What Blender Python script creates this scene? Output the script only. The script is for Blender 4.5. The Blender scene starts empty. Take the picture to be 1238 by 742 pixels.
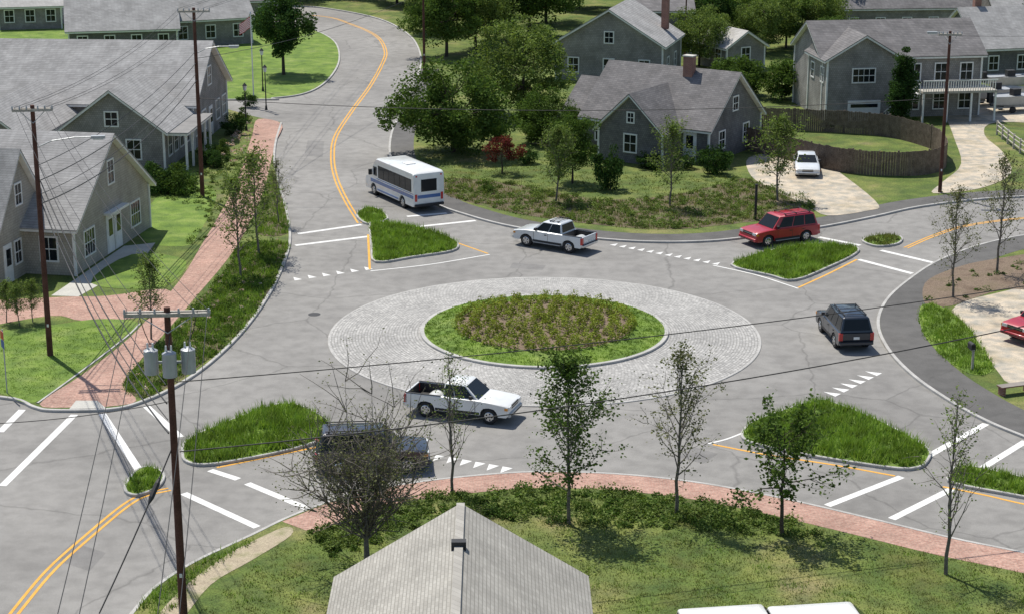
import bpy, math, random
import numpy as np
from mathutils import Vector, Matrix
from mathutils.geometry import tessellate_polygon
random.seed(7); rng=np.random.default_rng(7)
scene=bpy.context.scene
R=math.radians
# ---------------------------------------------------------------- survey helper
# converts measurements taken off the photo to metres on a level plane at height z
H=30.0; FP=2260.0; TH=R(16.3); CT=math.cos(TH); ST=math.sin(TH)
def G(u,v,z=0.0):
    dx=u-619.0; dv=v-371.0
    dy=FP*CT-dv*ST; dz=-FP*ST-dv*CT
    t=(z-H)/dz
    return (dx*t,dy*t)
def GP(l,z=0.0): return [G(u,v,z) for u,v in l]

# ---------------------------------------------------------------- materials
def newmat(name):
    m=bpy.data.materials.new(name); m.use_nodes=True
    nt=m.node_tree; b=nt.nodes['Principled BSDF']
    return m,nt,b
def ramp(nt,fac,cols,pos=None):
    r=nt.nodes.new('ShaderNodeValToRGB'); e=r.color_ramp.elements
    n=len(cols)
    while len(e)<n: e.new(0.5)
    for i,c in enumerate(cols):
        e[i].position=(pos[i] if pos else i/(n-1)); e[i].color=(*c,1)
    nt.links.new(fac,r.inputs[0]); return r.outputs[0]
def noise(nt,scale,detail=3,vec=None,rough=.55):
    n=nt.nodes.new('ShaderNodeTexNoise'); n.inputs['Scale'].default_value=scale
    n.inputs['Detail'].default_value=detail; n.inputs['Roughness'].default_value=rough
    if vec is not None: nt.links.new(vec,n.inputs['Vector'])
    return n.outputs['Fac']
def objco(nt): return nt.nodes.new('ShaderNodeTexCoord').outputs['Object']
def mul(nt,a,b,fac=1.0,mode='MULTIPLY'):
    m=nt.nodes.new('ShaderNodeMixRGB'); m.blend_type=mode
    if isinstance(fac,float): m.inputs[0].default_value=fac
    else: nt.links.new(fac,m.inputs[0])
    for i,x in ((1,a),(2,b)):
        if isinstance(x,tuple): m.inputs[i].default_value=(*x,1)
        else: nt.links.new(x,m.inputs[i])
    return m.outputs[0]
def bump(nt,b,h,strength=.5,dist=.02):
    n=nt.nodes.new('ShaderNodeBump'); n.inputs['Strength'].default_value=strength
    n.inputs['Distance'].default_value=dist
    nt.links.new(h,n.inputs['Height']); nt.links.new(n.outputs[0],b.inputs['Normal'])
def nmat(name,cols,scale=1.0,fine=20.0,rough=.9,var=(.75,1.2),bmp=.4,pos=None,bd=.02,detail=4,mid=None):
    m,nt,b=newmat(name); oc=objco(nt)
    c=ramp(nt,noise(nt,scale,detail,oc),cols,pos or [.3+.4*i/(len(cols)-1) for i in range(len(cols))])
    f=noise(nt,fine,3,oc)
    v=ramp(nt,f,[(var[0],)*3,(var[1],)*3],[.3,.7])
    c=mul(nt,c,v)
    if mid: c=mul(nt,c,ramp(nt,noise(nt,mid,4,oc),[(.72,.76,.8),(1.18,1.12,1.05)],[.35,.62]))
    nt.links.new(c,b.inputs['Base Color']); b.inputs['Roughness'].default_value=rough
    b.inputs['Specular IOR Level'].default_value=.25
    if bmp: bump(nt,b,f,bmp,bd)
    return m
def flat(name,c,rough=.5,metal=0.0,coat=0.0):
    m,nt,b=newmat(name); oc=objco(nt)
    v=ramp(nt,noise(nt,3.0,3,oc),[(.9,)*3,(1.06,)*3],[.3,.7])
    nt.links.new(mul(nt,tuple(c),v),b.inputs['Base Color'])
    b.inputs['Roughness'].default_value=rough; b.inputs['Metallic'].default_value=metal
    b.inputs['Coat Weight'].default_value=coat; b.inputs['Coat Roughness'].default_value=.05
    return m
def shingle(name,c1,c2,mortar,row=.14,wid=.2,zs=1.0,stain=.35):
    m,nt,b=newmat(name); oc=objco(nt)
    s=nt.nodes.new('ShaderNodeSeparateXYZ'); nt.links.new(oc,s.inputs[0])
    a=nt.nodes.new('ShaderNodeMath'); nt.links.new(s.outputs[0],a.inputs[0]); nt.links.new(s.outputs[1],a.inputs[1])
    z=nt.nodes.new('ShaderNodeMath'); z.operation='MULTIPLY'; z.inputs[1].default_value=zs; nt.links.new(s.outputs[2],z.inputs[0])
    cb=nt.nodes.new('ShaderNodeCombineXYZ'); nt.links.new(a.outputs[0],cb.inputs[0]); nt.links.new(z.outputs[0],cb.inputs[1])
    br=nt.nodes.new('ShaderNodeTexBrick'); nt.links.new(cb.outputs[0],br.inputs['Vector'])
    br.inputs['Scale'].default_value=1; br.inputs['Brick Width'].default_value=wid; br.inputs['Row Height'].default_value=row
    br.inputs['Mortar Size'].default_value=.010; br.inputs['Color1'].default_value=(*c1,1); br.inputs['Color2'].default_value=(*c2,1)
    br.inputs['Mortar'].default_value=(*mortar,1)
    st=ramp(nt,noise(nt,.7,5,oc),[(1-stain,)*3,(1.15,)*3],[.3,.7])
    nt.links.new(mul(nt,br.outputs['Color'],st),b.inputs['Base Color']); b.inputs['Roughness'].default_value=.9
    bump(nt,b,br.outputs['Fac'],-.5,.01)
    return m
def leafmat(name,cols,trans=.25):
    m=bpy.data.materials.new(name); m.use_nodes=True; nt=m.node_tree; nt.nodes.clear()
    g=nt.nodes.new('ShaderNodeNewGeometry')
    c=ramp(nt,g.outputs['Random Per Island'],cols)
    v=ramp(nt,noise(nt,.9,2,objco(nt)),[(.7,)*3,(1.3,)*3],[.35,.65])
    c=mul(nt,c,v)
    d=nt.nodes.new('ShaderNodeBsdfDiffuse'); t=nt.nodes.new('ShaderNodeBsdfTranslucent')
    nt.links.new(c,d.inputs[0]); nt.links.new(mul(nt,c,(1.3,1.35,.6)),t.inputs[0])
    mx=nt.nodes.new('ShaderNodeMixShader'); mx.inputs[0].default_value=trans
    nt.links.new(d.outputs[0],mx.inputs[1]); nt.links.new(t.outputs[0],mx.inputs[2])
    o=nt.nodes.new('ShaderNodeOutputMaterial'); nt.links.new(mx.outputs[0],o.inputs[0])
    return m

def asphalt(name,base,bl):
    m,nt,b=newmat(name); oc=objco(nt)
    c=ramp(nt,noise(nt,.09,5,oc),[tuple(x*.84 for x in base),base,tuple(x*1.12 for x in base)],[.35,.5,.68])
    f=noise(nt,45,2,oc); c=mul(nt,c,ramp(nt,f,[(.82,)*3,(1.18,)*3],[.3,.7]))
    p=noise(nt,1.1,4,oc); c=mul(nt,c,ramp(nt,p,[(.88,)*3,(1.08,)*3],[.35,.6]))
    vo=nt.nodes.new('ShaderNodeTexVoronoi'); vo.feature='DISTANCE_TO_EDGE'; vo.inputs['Scale'].default_value=.10
    wr=nt.nodes.new('ShaderNodeTexNoise'); wr.inputs['Scale'].default_value=.6; wr.inputs['Detail'].default_value=4
    nt.links.new(oc,wr.inputs['Vector'])
    ad=nt.nodes.new('ShaderNodeMixRGB'); ad.blend_type='ADD'; ad.inputs[0].default_value=1.0
    nt.links.new(oc,ad.inputs[1]); nt.links.new(wr.outputs['Color'],ad.inputs[2]); nt.links.new(ad.outputs[0],vo.inputs['Vector'])
    c=mul(nt,c,ramp(nt,vo.outputs['Distance'],[(bl,)*3,(1,1,1)],[.0,.008]))
    nt.links.new(c,b.inputs['Base Color']); b.inputs['Roughness'].default_value=.88
    b.inputs['Specular IOR Level'].default_value=.3
    bump(nt,b,f,.3,.01); return m
M={}
M['asphalt']=asphalt('asphalt',(.245,.238,.226),.72)
M['patch_asphalt']=asphalt('asphalt_patch',(.20,.195,.188),.9)
M['walk_asphalt']=asphalt('sidewalk_asphalt',(.115,.112,.108),.9)
M['lawn']=nmat('lawn',[(.115,.125,.035),(.095,.145,.032),(.15,.185,.05),(.24,.22,.10)],.22,14,var=(.6,1.35),bmp=.9,bd=.05,detail=7,mid=.8)
M['lawn_bright']=nmat('lawn_bright',[(.11,.185,.03),(.14,.225,.04),(.20,.27,.07)],.5,14,var=(.7,1.3),bmp=.8,bd=.05,mid=.9)
M['ground']=nmat('ground_far',[(.07,.11,.03),(.11,.15,.045),(.16,.16,.08)],.05,3,var=(.7,1.2))
M['mulch']=nmat('mulch',[(.10,.085,.05),(.14,.11,.07),(.10,.14,.035)],.8,18,var=(.55,1.4),bmp=.8)
M['mulch_brown']=nmat('mulch_brown',[(.14,.10,.07),(.20,.15,.11),(.16,.125,.08)],.8,18,var=(.55,1.4),bmp=.8)
M['gravel']=nmat('gravel',[(.40,.35,.27),(.52,.47,.39),(.36,.32,.24)],.35,25,var=(.72,1.15),mid=1.3)
M['dirt']=nmat('dirt_path',[(.3,.25,.18),(.42,.36,.26),(.2,.21,.09)],.9,20,var=(.7,1.2))
M['concrete']=nmat('concrete',[(.44,.43,.4),(.56,.55,.5)],.6,20,var=(.85,1.1),bmp=.15)
M['granite']=nmat('granite_kerb',[(.36,.355,.34),(.50,.49,.47)],1.2,25,var=(.8,1.15),bmp=.2)
M['white_paint']=nmat('road_paint_white',[(.70,.70,.68),(.85,.85,.83)],1.5,30,var=(.76,1.05),bmp=0)
M['yellow_paint']=nmat('road_paint_yellow',[(.70,.36,.07),(.80,.45,.10)],1.5,30,var=(.78,1.05),bmp=0)
M['white']=flat('white_trim',(.78,.78,.76),.55)
M['dark']=flat('dark_rubber',(.018,.018,.02),.8)
M['black']=flat('black_plastic',(.022,.022,.024),.6)
M['glass']=flat('window_glass',(.012,.016,.02),.08)
M['glass'].node_tree.nodes['Principled BSDF'].inputs['IOR'].default_value=1.35
M['chrome']=flat('chrome',(.55,.56,.58),.2,.9)
M['steel']=flat('grey_steel',(.40,.42,.44),.45,.2)
M['redlamp']=flat('tail_lamp',(.5,.015,.015),.2,0,.5)
M['lamp']=flat('head_lamp',(.7,.72,.72),.1,0,.6)
M['amber']=flat('amber_lamp',(.7,.28,.03),.2,0,.5)
M['pole']=nmat('weathered_pole',[(.075,.035,.025),(.14,.065,.05)],1.5,20,var=(.7,1.2))
M['wood']=nmat('fence_wood',[(.12,.09,.07),(.21,.165,.13)],2.5,14,var=(.6,1.3))
M['deckwood']=nmat('deck_wood',[(.36,.33,.28),(.47,.45,.41)],2.5,14)
M['bark']=nmat('bark',[(.14,.125,.105),(.23,.205,.18)],5,30,var=(.6,1.2))
M['bark_dark']=nmat('bark_dark',[(.06,.05,.04),(.11,.09,.075)],5,30,var=(.6,1.2))
M['wall']=shingle('cedar_shingle_wall',(.27,.255,.24),(.34,.325,.305),(.16,.15,.14),.16,.18)
M['wall_tan']=shingle('cedar_shingle_tan',(.38,.345,.295),(.45,.415,.355),(.25,.23,.2),.16,.18,1,.2)
M['wall_dark']=shingle('cedar_shingle_dark',(.155,.15,.15),(.215,.21,.205),(.09,.085,.085),.16,.18)
M['roof']=shingle('asphalt_shingle_roof',(.31,.305,.30),(.39,.385,.38),(.23,.225,.22),.12,.35,1,.25)
M['roof_dark']=shingle('asphalt_shingle_roof_dark',(.15,.145,.148),(.21,.20,.20),(.10,.095,.095),.12,.35,1,.3)
M['roof_light']=shingle('asphalt_shingle_roof_light',(.40,.39,.37),(.47,.46,.44),(.31,.3,.29),.12,.35,1,.15)
M['roof_shed']=shingle('asphalt_shingle_shed',(.315,.30,.27),(.385,.37,.335),(.23,.22,.195),.075,.3,1,.14)
M['redbrick']=shingle('chimney_brick',(.28,.10,.07),(.36,.15,.1),(.3,.27,.24),.08,.22)
M['leaf']=leafmat('leaf_green',[(.05,.09,.022),(.08,.135,.033),(.125,.185,.05)])
M['leaf_lt']=leafmat('leaf_light_green',[(.095,.14,.04),(.145,.205,.058),(.21,.265,.09)])
M['leaf_dk']=leafmat('leaf_dark_green',[(.025,.055,.018),(.04,.085,.025),(.07,.12,.038)])
M['leaf_dry']=leafmat('leaf_dull',[(.11,.125,.06),(.15,.17,.08),(.20,.20,.105)])
M['leaf_red']=leafmat('leaf_purple',[(.07,.018,.018),(.13,.03,.03),(.18,.05,.04)])
M['leaf_isl']=leafmat('island_shrub',[(.15,.20,.035),(.23,.29,.05),(.31,.36,.08),(.22,.19,.06)])
M['blade']=leafmat('ornamental_grass',[(.12,.205,.03),(.17,.275,.045),(.24,.33,.08)])
M['blade_dull']=leafmat('lawn_blades',[(.11,.145,.035),(.15,.185,.05),(.23,.22,.10)])
M['flower']=leafmat('flower_white',[(.6,.6,.55),(.7,.5,.5),(.55,.3,.35)])
def brickmat():
    m,nt,b=newmat('brick_paving'); oc=objco(nt)
    br=nt.nodes.new('ShaderNodeTexBrick'); nt.links.new(oc,br.inputs['Vector'])
    br.inputs['Scale'].default_value=1; br.inputs['Brick Width'].default_value=.22; br.inputs['Row Height'].default_value=.11
    br.inputs['Mortar Size'].default_value=.008; br.inputs['Color1'].default_value=(.36,.19,.145,1); br.inputs['Color2'].default_value=(.47,.29,.225,1)
    br.inputs['Mortar'].default_value=(.34,.28,.24,1)
    v=ramp(nt,noise(nt,.6,5,oc),[(.8,)*3,(1.15,)*3],[.3,.7])
    v2=ramp(nt,noise(nt,9,2,oc),[(.75,)*3,(1.2,)*3],[.3,.7])
    nt.links.new(mul(nt,mul(nt,br.outputs['Color'],v),v2),b.inputs['Base Color']); b.inputs['Roughness'].default_value=.9
    return m
M['brick']=brickmat()
def cobble():
    m,nt,b=newmat('granite_setts'); uv=nt.nodes.new('ShaderNodeTexCoord').outputs['UV']; oc=objco(nt)
    br=nt.nodes.new('ShaderNodeTexBrick'); nt.links.new(uv,br.inputs['Vector'])
    br.inputs['Scale'].default_value=1; br.inputs['Brick Width'].default_value=.22; br.inputs['Row Height'].default_value=.16
    br.inputs['Mortar Size'].default_value=.018; br.inputs['Color1'].default_value=(.32,.315,.305,1); br.inputs['Color2'].default_value=(.48,.47,.45,1)
    br.inputs['Mortar'].default_value=(.23,.225,.21,1)
    v=ramp(nt,noise(nt,.35,5,oc),[(.86,)*3,(1.08,)*3],[.35,.65])
    v2=ramp(nt,noise(nt,7,3,oc),[(.74,)*3,(1.2,)*3],[.3,.7])
    nt.links.new(mul(nt,mul(nt,br.outputs['Color'],v),v2),b.inputs['Base Color']); b.inputs['Roughness'].default_value=.85
    bump(nt,b,br.outputs['Fac'],-.5,.02)
    return m
M['cobble']=cobble()
def paint(name,c,metal=0.0):
    m,nt,b=newmat(name); oc=objco(nt)
    v=ramp(nt,noise(nt,1.3,4,oc),[(.88,)*3,(1.05,)*3],[.3,.7])
    nt.links.new(mul(nt,tuple(c),v),b.inputs['Base Color'])
    b.inputs['Roughness'].default_value=.35; b.inputs['Metallic'].default_value=metal
    b.inputs['Coat Weight'].default_value=.7; b.inputs['Coat Roughness'].default_value=.08
    return m
M['p_white']=paint('car_paint_white',(.80,.81,.80)); M['p_red']=paint('car_paint_red',(.42,.012,.03))
M['p_blue']=paint('car_paint_dark_blue',(.010,.018,.032)); M['p_silver']=paint('car_paint_silver',(.68,.71,.73),.08)
M['p_stripe']=paint('bus_stripe_blue',(.03,.13,.38))
M['p_black']=paint('car_paint_black',(.014,.018,.035))

# ---------------------------------------------------------------- mesh helpers
def link(o): scene.collection.objects.link(o); return o
def mobj(name,verts,faces,mat=None,parent=None,smooth=False):
    me=bpy.data.meshes.new(name); me.from_pydata([tuple(v) for v in verts],[],faces); me.update()
    if smooth:
        me.shade_smooth()
    o=bpy.data.objects.new(name,me); link(o)
    if mat: me.materials.append(M[mat] if isinstance(mat,str) else mat)
    if parent: o.parent=parent
    return o
def npmesh(name,V,k):
    n=len(V)//k; me=bpy.data.meshes.new(name)
    me.vertices.add(len(V)); me.vertices.foreach_set('co',np.ascontiguousarray(V,dtype=np.float32).ravel())
    me.loops.add(n*k); me.loops.foreach_set('vertex_index',np.arange(n*k,dtype=np.int32))
    me.polygons.add(n); me.polygons.foreach_set('loop_start',np.arange(0,n*k,k,dtype=np.int32))
    me.update(calc_edges=True); return me
def catmull(pts,n=6,closed=False):
    P=[np.array(p,float) for p in pts]; N=len(P); out=[]
    for i in range(N if closed else N-1):
        p1=P[i]; p2=P[(i+1)%N]
        p0=P[i-1] if (closed or i>0) else 2*p1-p2
        p3=P[(i+2)%N] if (closed or i+2<N) else 2*p2-p1
        for j in range(n):
            t=j/n
            out.append(tuple(.5*((2*p1)+(-p0+p2)*t+(2*p0-5*p1+4*p2-p3)*t*t+(-p0+3*p1-3*p2+p3)*t**3)))
    if not closed: out.append(tuple(P[-1]))
    return out
def sheet(name,pts,z,mat,skirt=0.0):
    tri=tessellate_polygon([[Vector((x,y,0)) for x,y in pts]])
    V=[(x,y,z) for x,y in pts]; Fs=[]
    for t in tri:
        a,b,c=[pts[i] for i in t]
        cr=(b[0]-a[0])*(c[1]-a[1])-(b[1]-a[1])*(c[0]-a[0])
        Fs.append(tuple(t) if cr>0 else tuple(reversed(t)))
    if skirt:
        n=len(pts); V+=[(x,y,z-skirt) for x,y in pts]
        Fs+=[(i,(i+1)%n,n+(i+1)%n,n+i) for i in range(n)]
    return mobj(name,V,Fs,mat)
def offs(path,d,closed=False):
    P=np.array(path,float)[:,:2]; n=len(P)
    if closed: T=np.roll(P,-1,0)-np.roll(P,1,0)
    else: T=np.gradient(P,axis=0)
    T/=np.linalg.norm(T,axis=1)[:,None]+1e-9
    N=np.stack([-T[:,1],T[:,0]],1)
    return [tuple(x) for x in P+N*d]
def band(name,path,d0,d1,z,mat,closed=False,parent=None):
    A=offs(path,d0,closed); B=offs(path,d1,closed); n=len(A)
    V=[(*p,z) for p in A]+[(*p,z) for p in B]
    R_=range(n) if closed else range(n-1)
    s=1 if d1>d0 else -1
    Fs=[(i,(i+1)%n,n+(i+1)%n,n+i) if s>0 else (n+i,n+(i+1)%n,(i+1)%n,i) for i in R_]
    return mobj(name,V,Fs,mat,parent)
def kerb(path,d0=-.02,d1=.15,z=.135,closed=False,name='kerb',mat='granite'):
    A=offs(path,d0,closed); B=offs(path,d1,closed); n=len(A); V=[]
    for L,zz in ((A,0.0),(A,z-.02),(A,z),(B,z),(B,0.0)):
        if zz==z and L is A: L=offs(path,d0+(.02 if d1>d0 else -.02),closed)
        V+=[(*p,zz) for p in L]
    Fs=[]
    for k in range(4):
        for i in (range(n) if closed else range(n-1)):
            j=(i+1)%n; Fs.append((k*n+i,k*n+j,(k+1)*n+j,(k+1)*n+i))
    return mobj(name,V,Fs,mat)
def inside(pts,poly):
    x=pts[:,0]; y=pts[:,1]; r=np.zeros(len(pts),bool); n=len(poly)
    for i in range(n):
        x1,y1=poly[i]; x2,y2=poly[(i+1)%n]
        c=((y1>y)!=(y2>y))&(x<(x2-x1)*(y-y1)/(y2-y1+1e-12)+x1); r^=c
    return r
def scat(poly,dens):
    P=np.array(poly,float)[:,:2]; a=P.min(0); b=P.max(0); n=int((b-a).prod()*dens)
    q=rng.uniform(a,b,(n,2)); return q[inside(q,[tuple(p) for p in P])]
def tufts(name,pts,z,h,mat,blades=7,spread=.1,w=.02,parent=None):
    n=len(pts)
    if n==0: return
    P=np.repeat(pts,blades,0); m=len(P)
    hh=np.repeat(rng.uniform(.6,1.2,n),blades)*h*rng.uniform(.6,1.1,m)
    a=rng.uniform(0,2*np.pi,m); lean=rng.uniform(.2,.9,m)*hh
    b0=P+rng.normal(0,spread*.5,(m,2))
    zz=z if np.ndim(z)==0 else np.repeat(z,blades)
    side=np.stack([-np.sin(a),np.cos(a)],1)*w
    V=np.zeros((m,3,3)); V[:,0,:2]=b0-side; V[:,1,:2]=b0+side; V[:,2,:2]=b0+np.stack([np.cos(a),np.sin(a)],1)*lean[:,None]
    V[:,0,2]=zz; V[:,1,2]=zz; V[:,2,2]=zz+hh
    me=npmesh(name,V.reshape(-1,3),3); me.materials.append(M[mat])
    o=link(bpy.data.objects.new(name,me)); o.parent=parent; return o
def leafV(C,size,flatz=.0):
    n=len(C); a=rng.normal(size=(n,3)); a/=np.linalg.norm(a,axis=1)[:,None]
    a[:,2]*=.6
    b=rng.normal(size=(n,3)); b=np.cross(a,b); b/=np.linalg.norm(b,axis=1)[:,None]+1e-9
    s=(size*rng.uniform(.6,1.3,n))[:,None]
    V=np.stack([C-a*s*.5,C+b*s*.3,C+a*s*.5,C-b*s*.3],1)
    return V.reshape(-1,3)
def shrubs(name,pts,z,r0,r1,nl,ls,mat,parent=None,hz=.9,rmin=.25):
    n=len(pts)
    if n==0: return
    rr=rng.uniform(r0,r1,n); d=rng.normal(size=(n,nl,3)); d/=np.linalg.norm(d,axis=2)[:,:,None]
    d[:,:,2]=np.abs(d[:,:,2])
    rad=rng.uniform(rmin,1,(n,nl))**.5*(1+.25*np.sin(d[:,:,0]*5+d[:,:,1]*4+np.arange(n)[:,None]))
    C=d*rad[:,:,None]*rr[:,None,None]; C[:,:,2]*=hz
    C[:,:,0]+=pts[:,0,None]; C[:,:,1]+=pts[:,1,None]
    C[:,:,2]+=(z if np.ndim(z)==0 else z[:,None])
    me=npmesh(name,leafV(C.reshape(-1,3),ls),4); me.materials.append(M[mat])
    o=link(bpy.data.objects.new(name,me)); o.parent=parent; return o

class Asm:
    def __init__(s): s.p={}
    def part(s,n,m):
        if n not in s.p: s.p[n]=([],[],m)
        return s.p[n]
    def add(s,n,m,V,Fs):
        P=s.part(n,m); k=len(P[0]); P[0].extend([tuple(v) for v in V]); P[1].extend([tuple(i+k for i in f) for f in Fs])
    def box(s,n,m,x0,x1,y0,y1,z0,z1):
        V=[(x,y,z) for z in (z0,z1) for x,y in ((x0,y0),(x1,y0),(x1,y1),(x0,y1))]
        s.add(n,m,V,[(3,2,1,0),(4,5,6,7),(0,1,5,4),(1,2,6,5),(2,3,7,6),(3,0,4,7)])
    def hexa(s,n,m,bot,dz):
        V=list(bot)+[(x,y,z+dz) for x,y,z in bot]
        s.add(n,m,V,[(3,2,1,0),(4,5,6,7),(0,1,5,4),(1,2,6,5),(2,3,7,6),(3,0,4,7)])
    def cyl(s,n,m,c,axis,r0,r1,l,k=16,cap=True):
        ax=Vector(axis).normalized(); q=Vector((0,0,1)).rotation_difference(ax); c=Vector(c)
        V=[]
        for zz,r in ((0,r0),(l,r1)):
            for i in range(k):
                a=2*math.pi*i/k; V.append(c+q@Vector((r*math.cos(a),r*math.sin(a),zz)))
        Fs=[(i,(i+1)%k,k+(i+1)%k,k+i) for i in range(k)]
        if cap: Fs+=[tuple(range(k-1,-1,-1)),tuple(range(k,2*k))]
        s.add(n,m,V,Fs)
    def tube(s,n,m,pts,r0,r1,k=6):
        P=[Vector(p) for p in pts]
        for i in range(len(P)-1):
            t0=i/(len(P)-1); t1=(i+1)/(len(P)-1); d=P[i+1]-P[i]
            if d.length<1e-5: continue
            s.cyl(n,m,P[i],d,r0+(r1-r0)*t0,r0+(r1-r0)*t1,d.length,k,False)
    def done(s,name,loc=(0,0,0),yaw=0.0,bev={},smooth=(),scale=1.0):
        e=link(bpy.data.objects.new(name,None)); e.location=loc; e.rotation_euler=(0,0,yaw); e.scale=(scale,)*3
        e.empty_display_size=.5
        for n,(V,Fs,m) in s.p.items():
            o=mobj(n,V,Fs,m,e)
            if n in smooth:
                o.data.shade_smooth(); o.data.set_sharp_from_angle(angle=R(38))
            if n in bev:
                b=o.modifiers.new('b','BEVEL'); b.width=bev[n]; b.segments=2; b.limit_method='ANGLE'; b.angle_limit=R(35)
        return e

# ---------------------------------------------------------------- ground, roads
gs=mobj('ground',[(-900,-100,0),(900,-100,0),(900,1500,0),(-900,1500,0)],[(0,1,2,3)],'ground')
mobj('road',[(-95,38,.004),(95,38,.004),(150,330,.004),(-150,330,.004)],[(0,1,2,3)],'asphalt')
for q in ([(88,655),(128,668),(108,690),(66,676)],[(372,170),(392,171),(390,190),(368,189)],[(838,585-45),(868,548),(850,560),(820,552)],[(620,318),(660,321),(656,327),(616,324)]):
    sheet('road_patch',GP(q),.0065,'patch_asphalt')
pA=[(-150,478),(0,482),(40,494),(62,498),(130,497),(168,489),(215,468),(258,438),(298,398),(328,355),(345,318),(352,290),(348,258),(340,230),(333,200),(334,175),(341,150)]
pB1=[(-400,2),(200,4),(350,8),(400,12),(458,24),(492,42),(506,62),(507,85),(494,115),(480,145),(472,165),(471,190),(484,215),(520,245),(565,262),(620,276)]
pB2=[(700,288),(780,294),(860,293),(930,285),(1000,275),(1060,263),(1110,252),(1180,243),(1260,238),(1500,225)]
pC=[(-400,122),(268,122),(330,120),(370,114),(395,100),(410,78),(409,58),(398,46),(375,37),(330,32),(200,30),(-400,30)]
pD=[(1700,262),(1400,270),(1260,283),(1190,296),(1135,316),(1097,340),(1070,365),(1060,393),(1072,423),(1102,455),(1145,485),(1190,510),(1240,531),(1340,570),(1600,640)]
pE=[(60,860),(120,790),(160,741),(185,713),(232,682),(300,650),(350,626),(405,606),(470,590),(560,578),(650,572),(750,575),(850,586),(950,605),(1050,628),(1150,652),(1238,670),(1400,705)]
kA=catmull(GP(pA),5); kB=catmull(GP(pB1+pB2),5); kC=catmull(GP(pC),5); kD=catmull(GP(pD),5); kE=catmull(GP(pE),5)
ZB=.12
sheet('lawn',kA+GP([(300,141),(262,130),(-400,128),(-400,478)]),ZB,'lawn',.12)
sheet('lawn',kB+GP([(1700,200),(1700,-110),(-400,-110)]),ZB,'lawn',.12)
sheet('lawn',kC,ZB,'lawn_bright',.12)
sheet('lawn',kD+GP([(1700,640)]),ZB,'lawn',.12)
sheet('lawn',kE+GP([(1400,1500),(60,1500)]),ZB,'lawn',.12)
kerb(kA); kerb(kB); kerb(kC); kerb(kD); kerb(kE,.02,-.15)
# pavements
band('sidewalk',catmull(GP(pB1[7:]+pB2),5),.16,2.0,ZB+.006,'walk_asphalt')
band('sidewalk',catmull(GP(pD[1:]),5),.16,2.6,ZB+.006,'walk_asphalt')
band('brick_sidewalk',catmull(GP([(338,632)]+pE[7:]),5),-.16,-2.0,ZB+.006,'brick')
sheet('brick_sidewalk',catmull(GP([(48,491),(100,455),(155,412),(192,372),(222,335),(243,300),(262,268),(280,235),(294,200),(305,165),(312,146),(341,152),(333,175),(326,205),(318,235),(303,270),(286,300),(268,325),(238,360),(202,402),(168,440),(150,466),(165,487),(130,494),(90,495)]),4,True),ZB+.008,'brick')
sheet('brick_path',catmull(GP([(-60,372),(60,362),(130,360),(200,352),(210,372),(170,386),(100,390),(60,384),(-60,402)]),4,True),ZB+.004,'brick')
sheet('concrete_ramp',GP([(84,497),(92,487),(118,487),(128,496)]),ZB+.018,'concrete')
sheet('concrete_path',GP([(62,360),(150,300),(188,296),(172,318),(95,361)]),ZB+.0125,'concrete')
sheet('lawn_patch',catmull(GP([(-60,415),(60,396),(120,388),(166,392),(150,410),(95,452),(42,489),(0,478),(-60,474)]),4,True),ZB+.010,'lawn_bright')
kerb(catmull(GP([(168,394),(150,411),(95,453),(44,490)]),4),.0,.12,.16)
sheet('lawn_patch',catmull(GP([(190,240),(240,225),(262,240),(240,285),(222,300),(170,290)]),4,True),ZB+.006,'lawn_bright')
sheet('lawn_patch',catmull(GP([(110,345),(160,310),(225,318),(195,350)]),4,True),ZB+.0165,'lawn_bright')
bedA=catmull(GP([(150,468),(172,442),(206,405),(242,365),(275,326),(292,300),(346,296),(340,320),(325,355),(296,396),(255,434),(215,462),(175,483)]),4,True)
sheet('planting_bed',bedA,ZB+.014,'mulch')
bedA2=catmull(GP([(312,262),(322,235),(329,208),(338,232),(345,258),(347,285),(312,285)]),4,True)
sheet('planting_bed',bedA2,ZB+.016,'mulch')
bedB=catmull(GP([(520,222),(560,218),(640,228),(720,243),(800,240),(860,228),(900,218),(940,232),(985,248),(960,262),(880,274),(800,280),(720,274),(640,263),(580,250),(540,238)]),4,True)
sheet('planting_bed',bedB,ZB+.012,'mulch')
sheet('driveway',catmull(GP([(905,193),(945,188),(990,196),(1030,222),(1062,250),(1050,257),(1000,263),(975,250),(935,232),(908,215)]),4,True),ZB+.018,'gravel')
sheet('driveway',catmull(GP([(1128,236),(1185,230),(1222,212),(1212,186),(1190,165),(1205,150),(1300,150),(1300,120),(1180,118),(1145,135),(1152,165),(1162,200),(1140,222)]),4,True),ZB+.022,'gravel')
mb=catmull(GP([(1118,345),(1150,328),(1200,316),(1300,306),(1300,352),(1220,352),(1180,362),(1150,372),(1120,372)]),4,True)
sheet('planting_bed',mb,ZB+.012,'mulch_brown'); shrubs('bed_shrubs',scat(mb,.5),ZB,.15,.35,50,.12,'leaf')
bedD=catmull(GP([(1114,372),(1135,372),(1165,392),(1185,420),(1200,448),(1180,456),(1150,442),(1122,415),(1112,392)]),4,True)
sheet('lawn_patch',bedD,ZB+.016,'lawn_bright')
sheet('driveway',catmull(GP([(1150,378),(1200,358),(1300,350),(1400,470),(1240,470),(1205,450),(1180,412)]),4,True),ZB+.010,'gravel')
sheet('dirt_path',catmull(GP([(300,660),(345,640),(352,650),(305,680),(255,710),(215,760),(185,790),(175,770),(215,720),(265,680)]),4,True),ZB+.012,'dirt')

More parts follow.
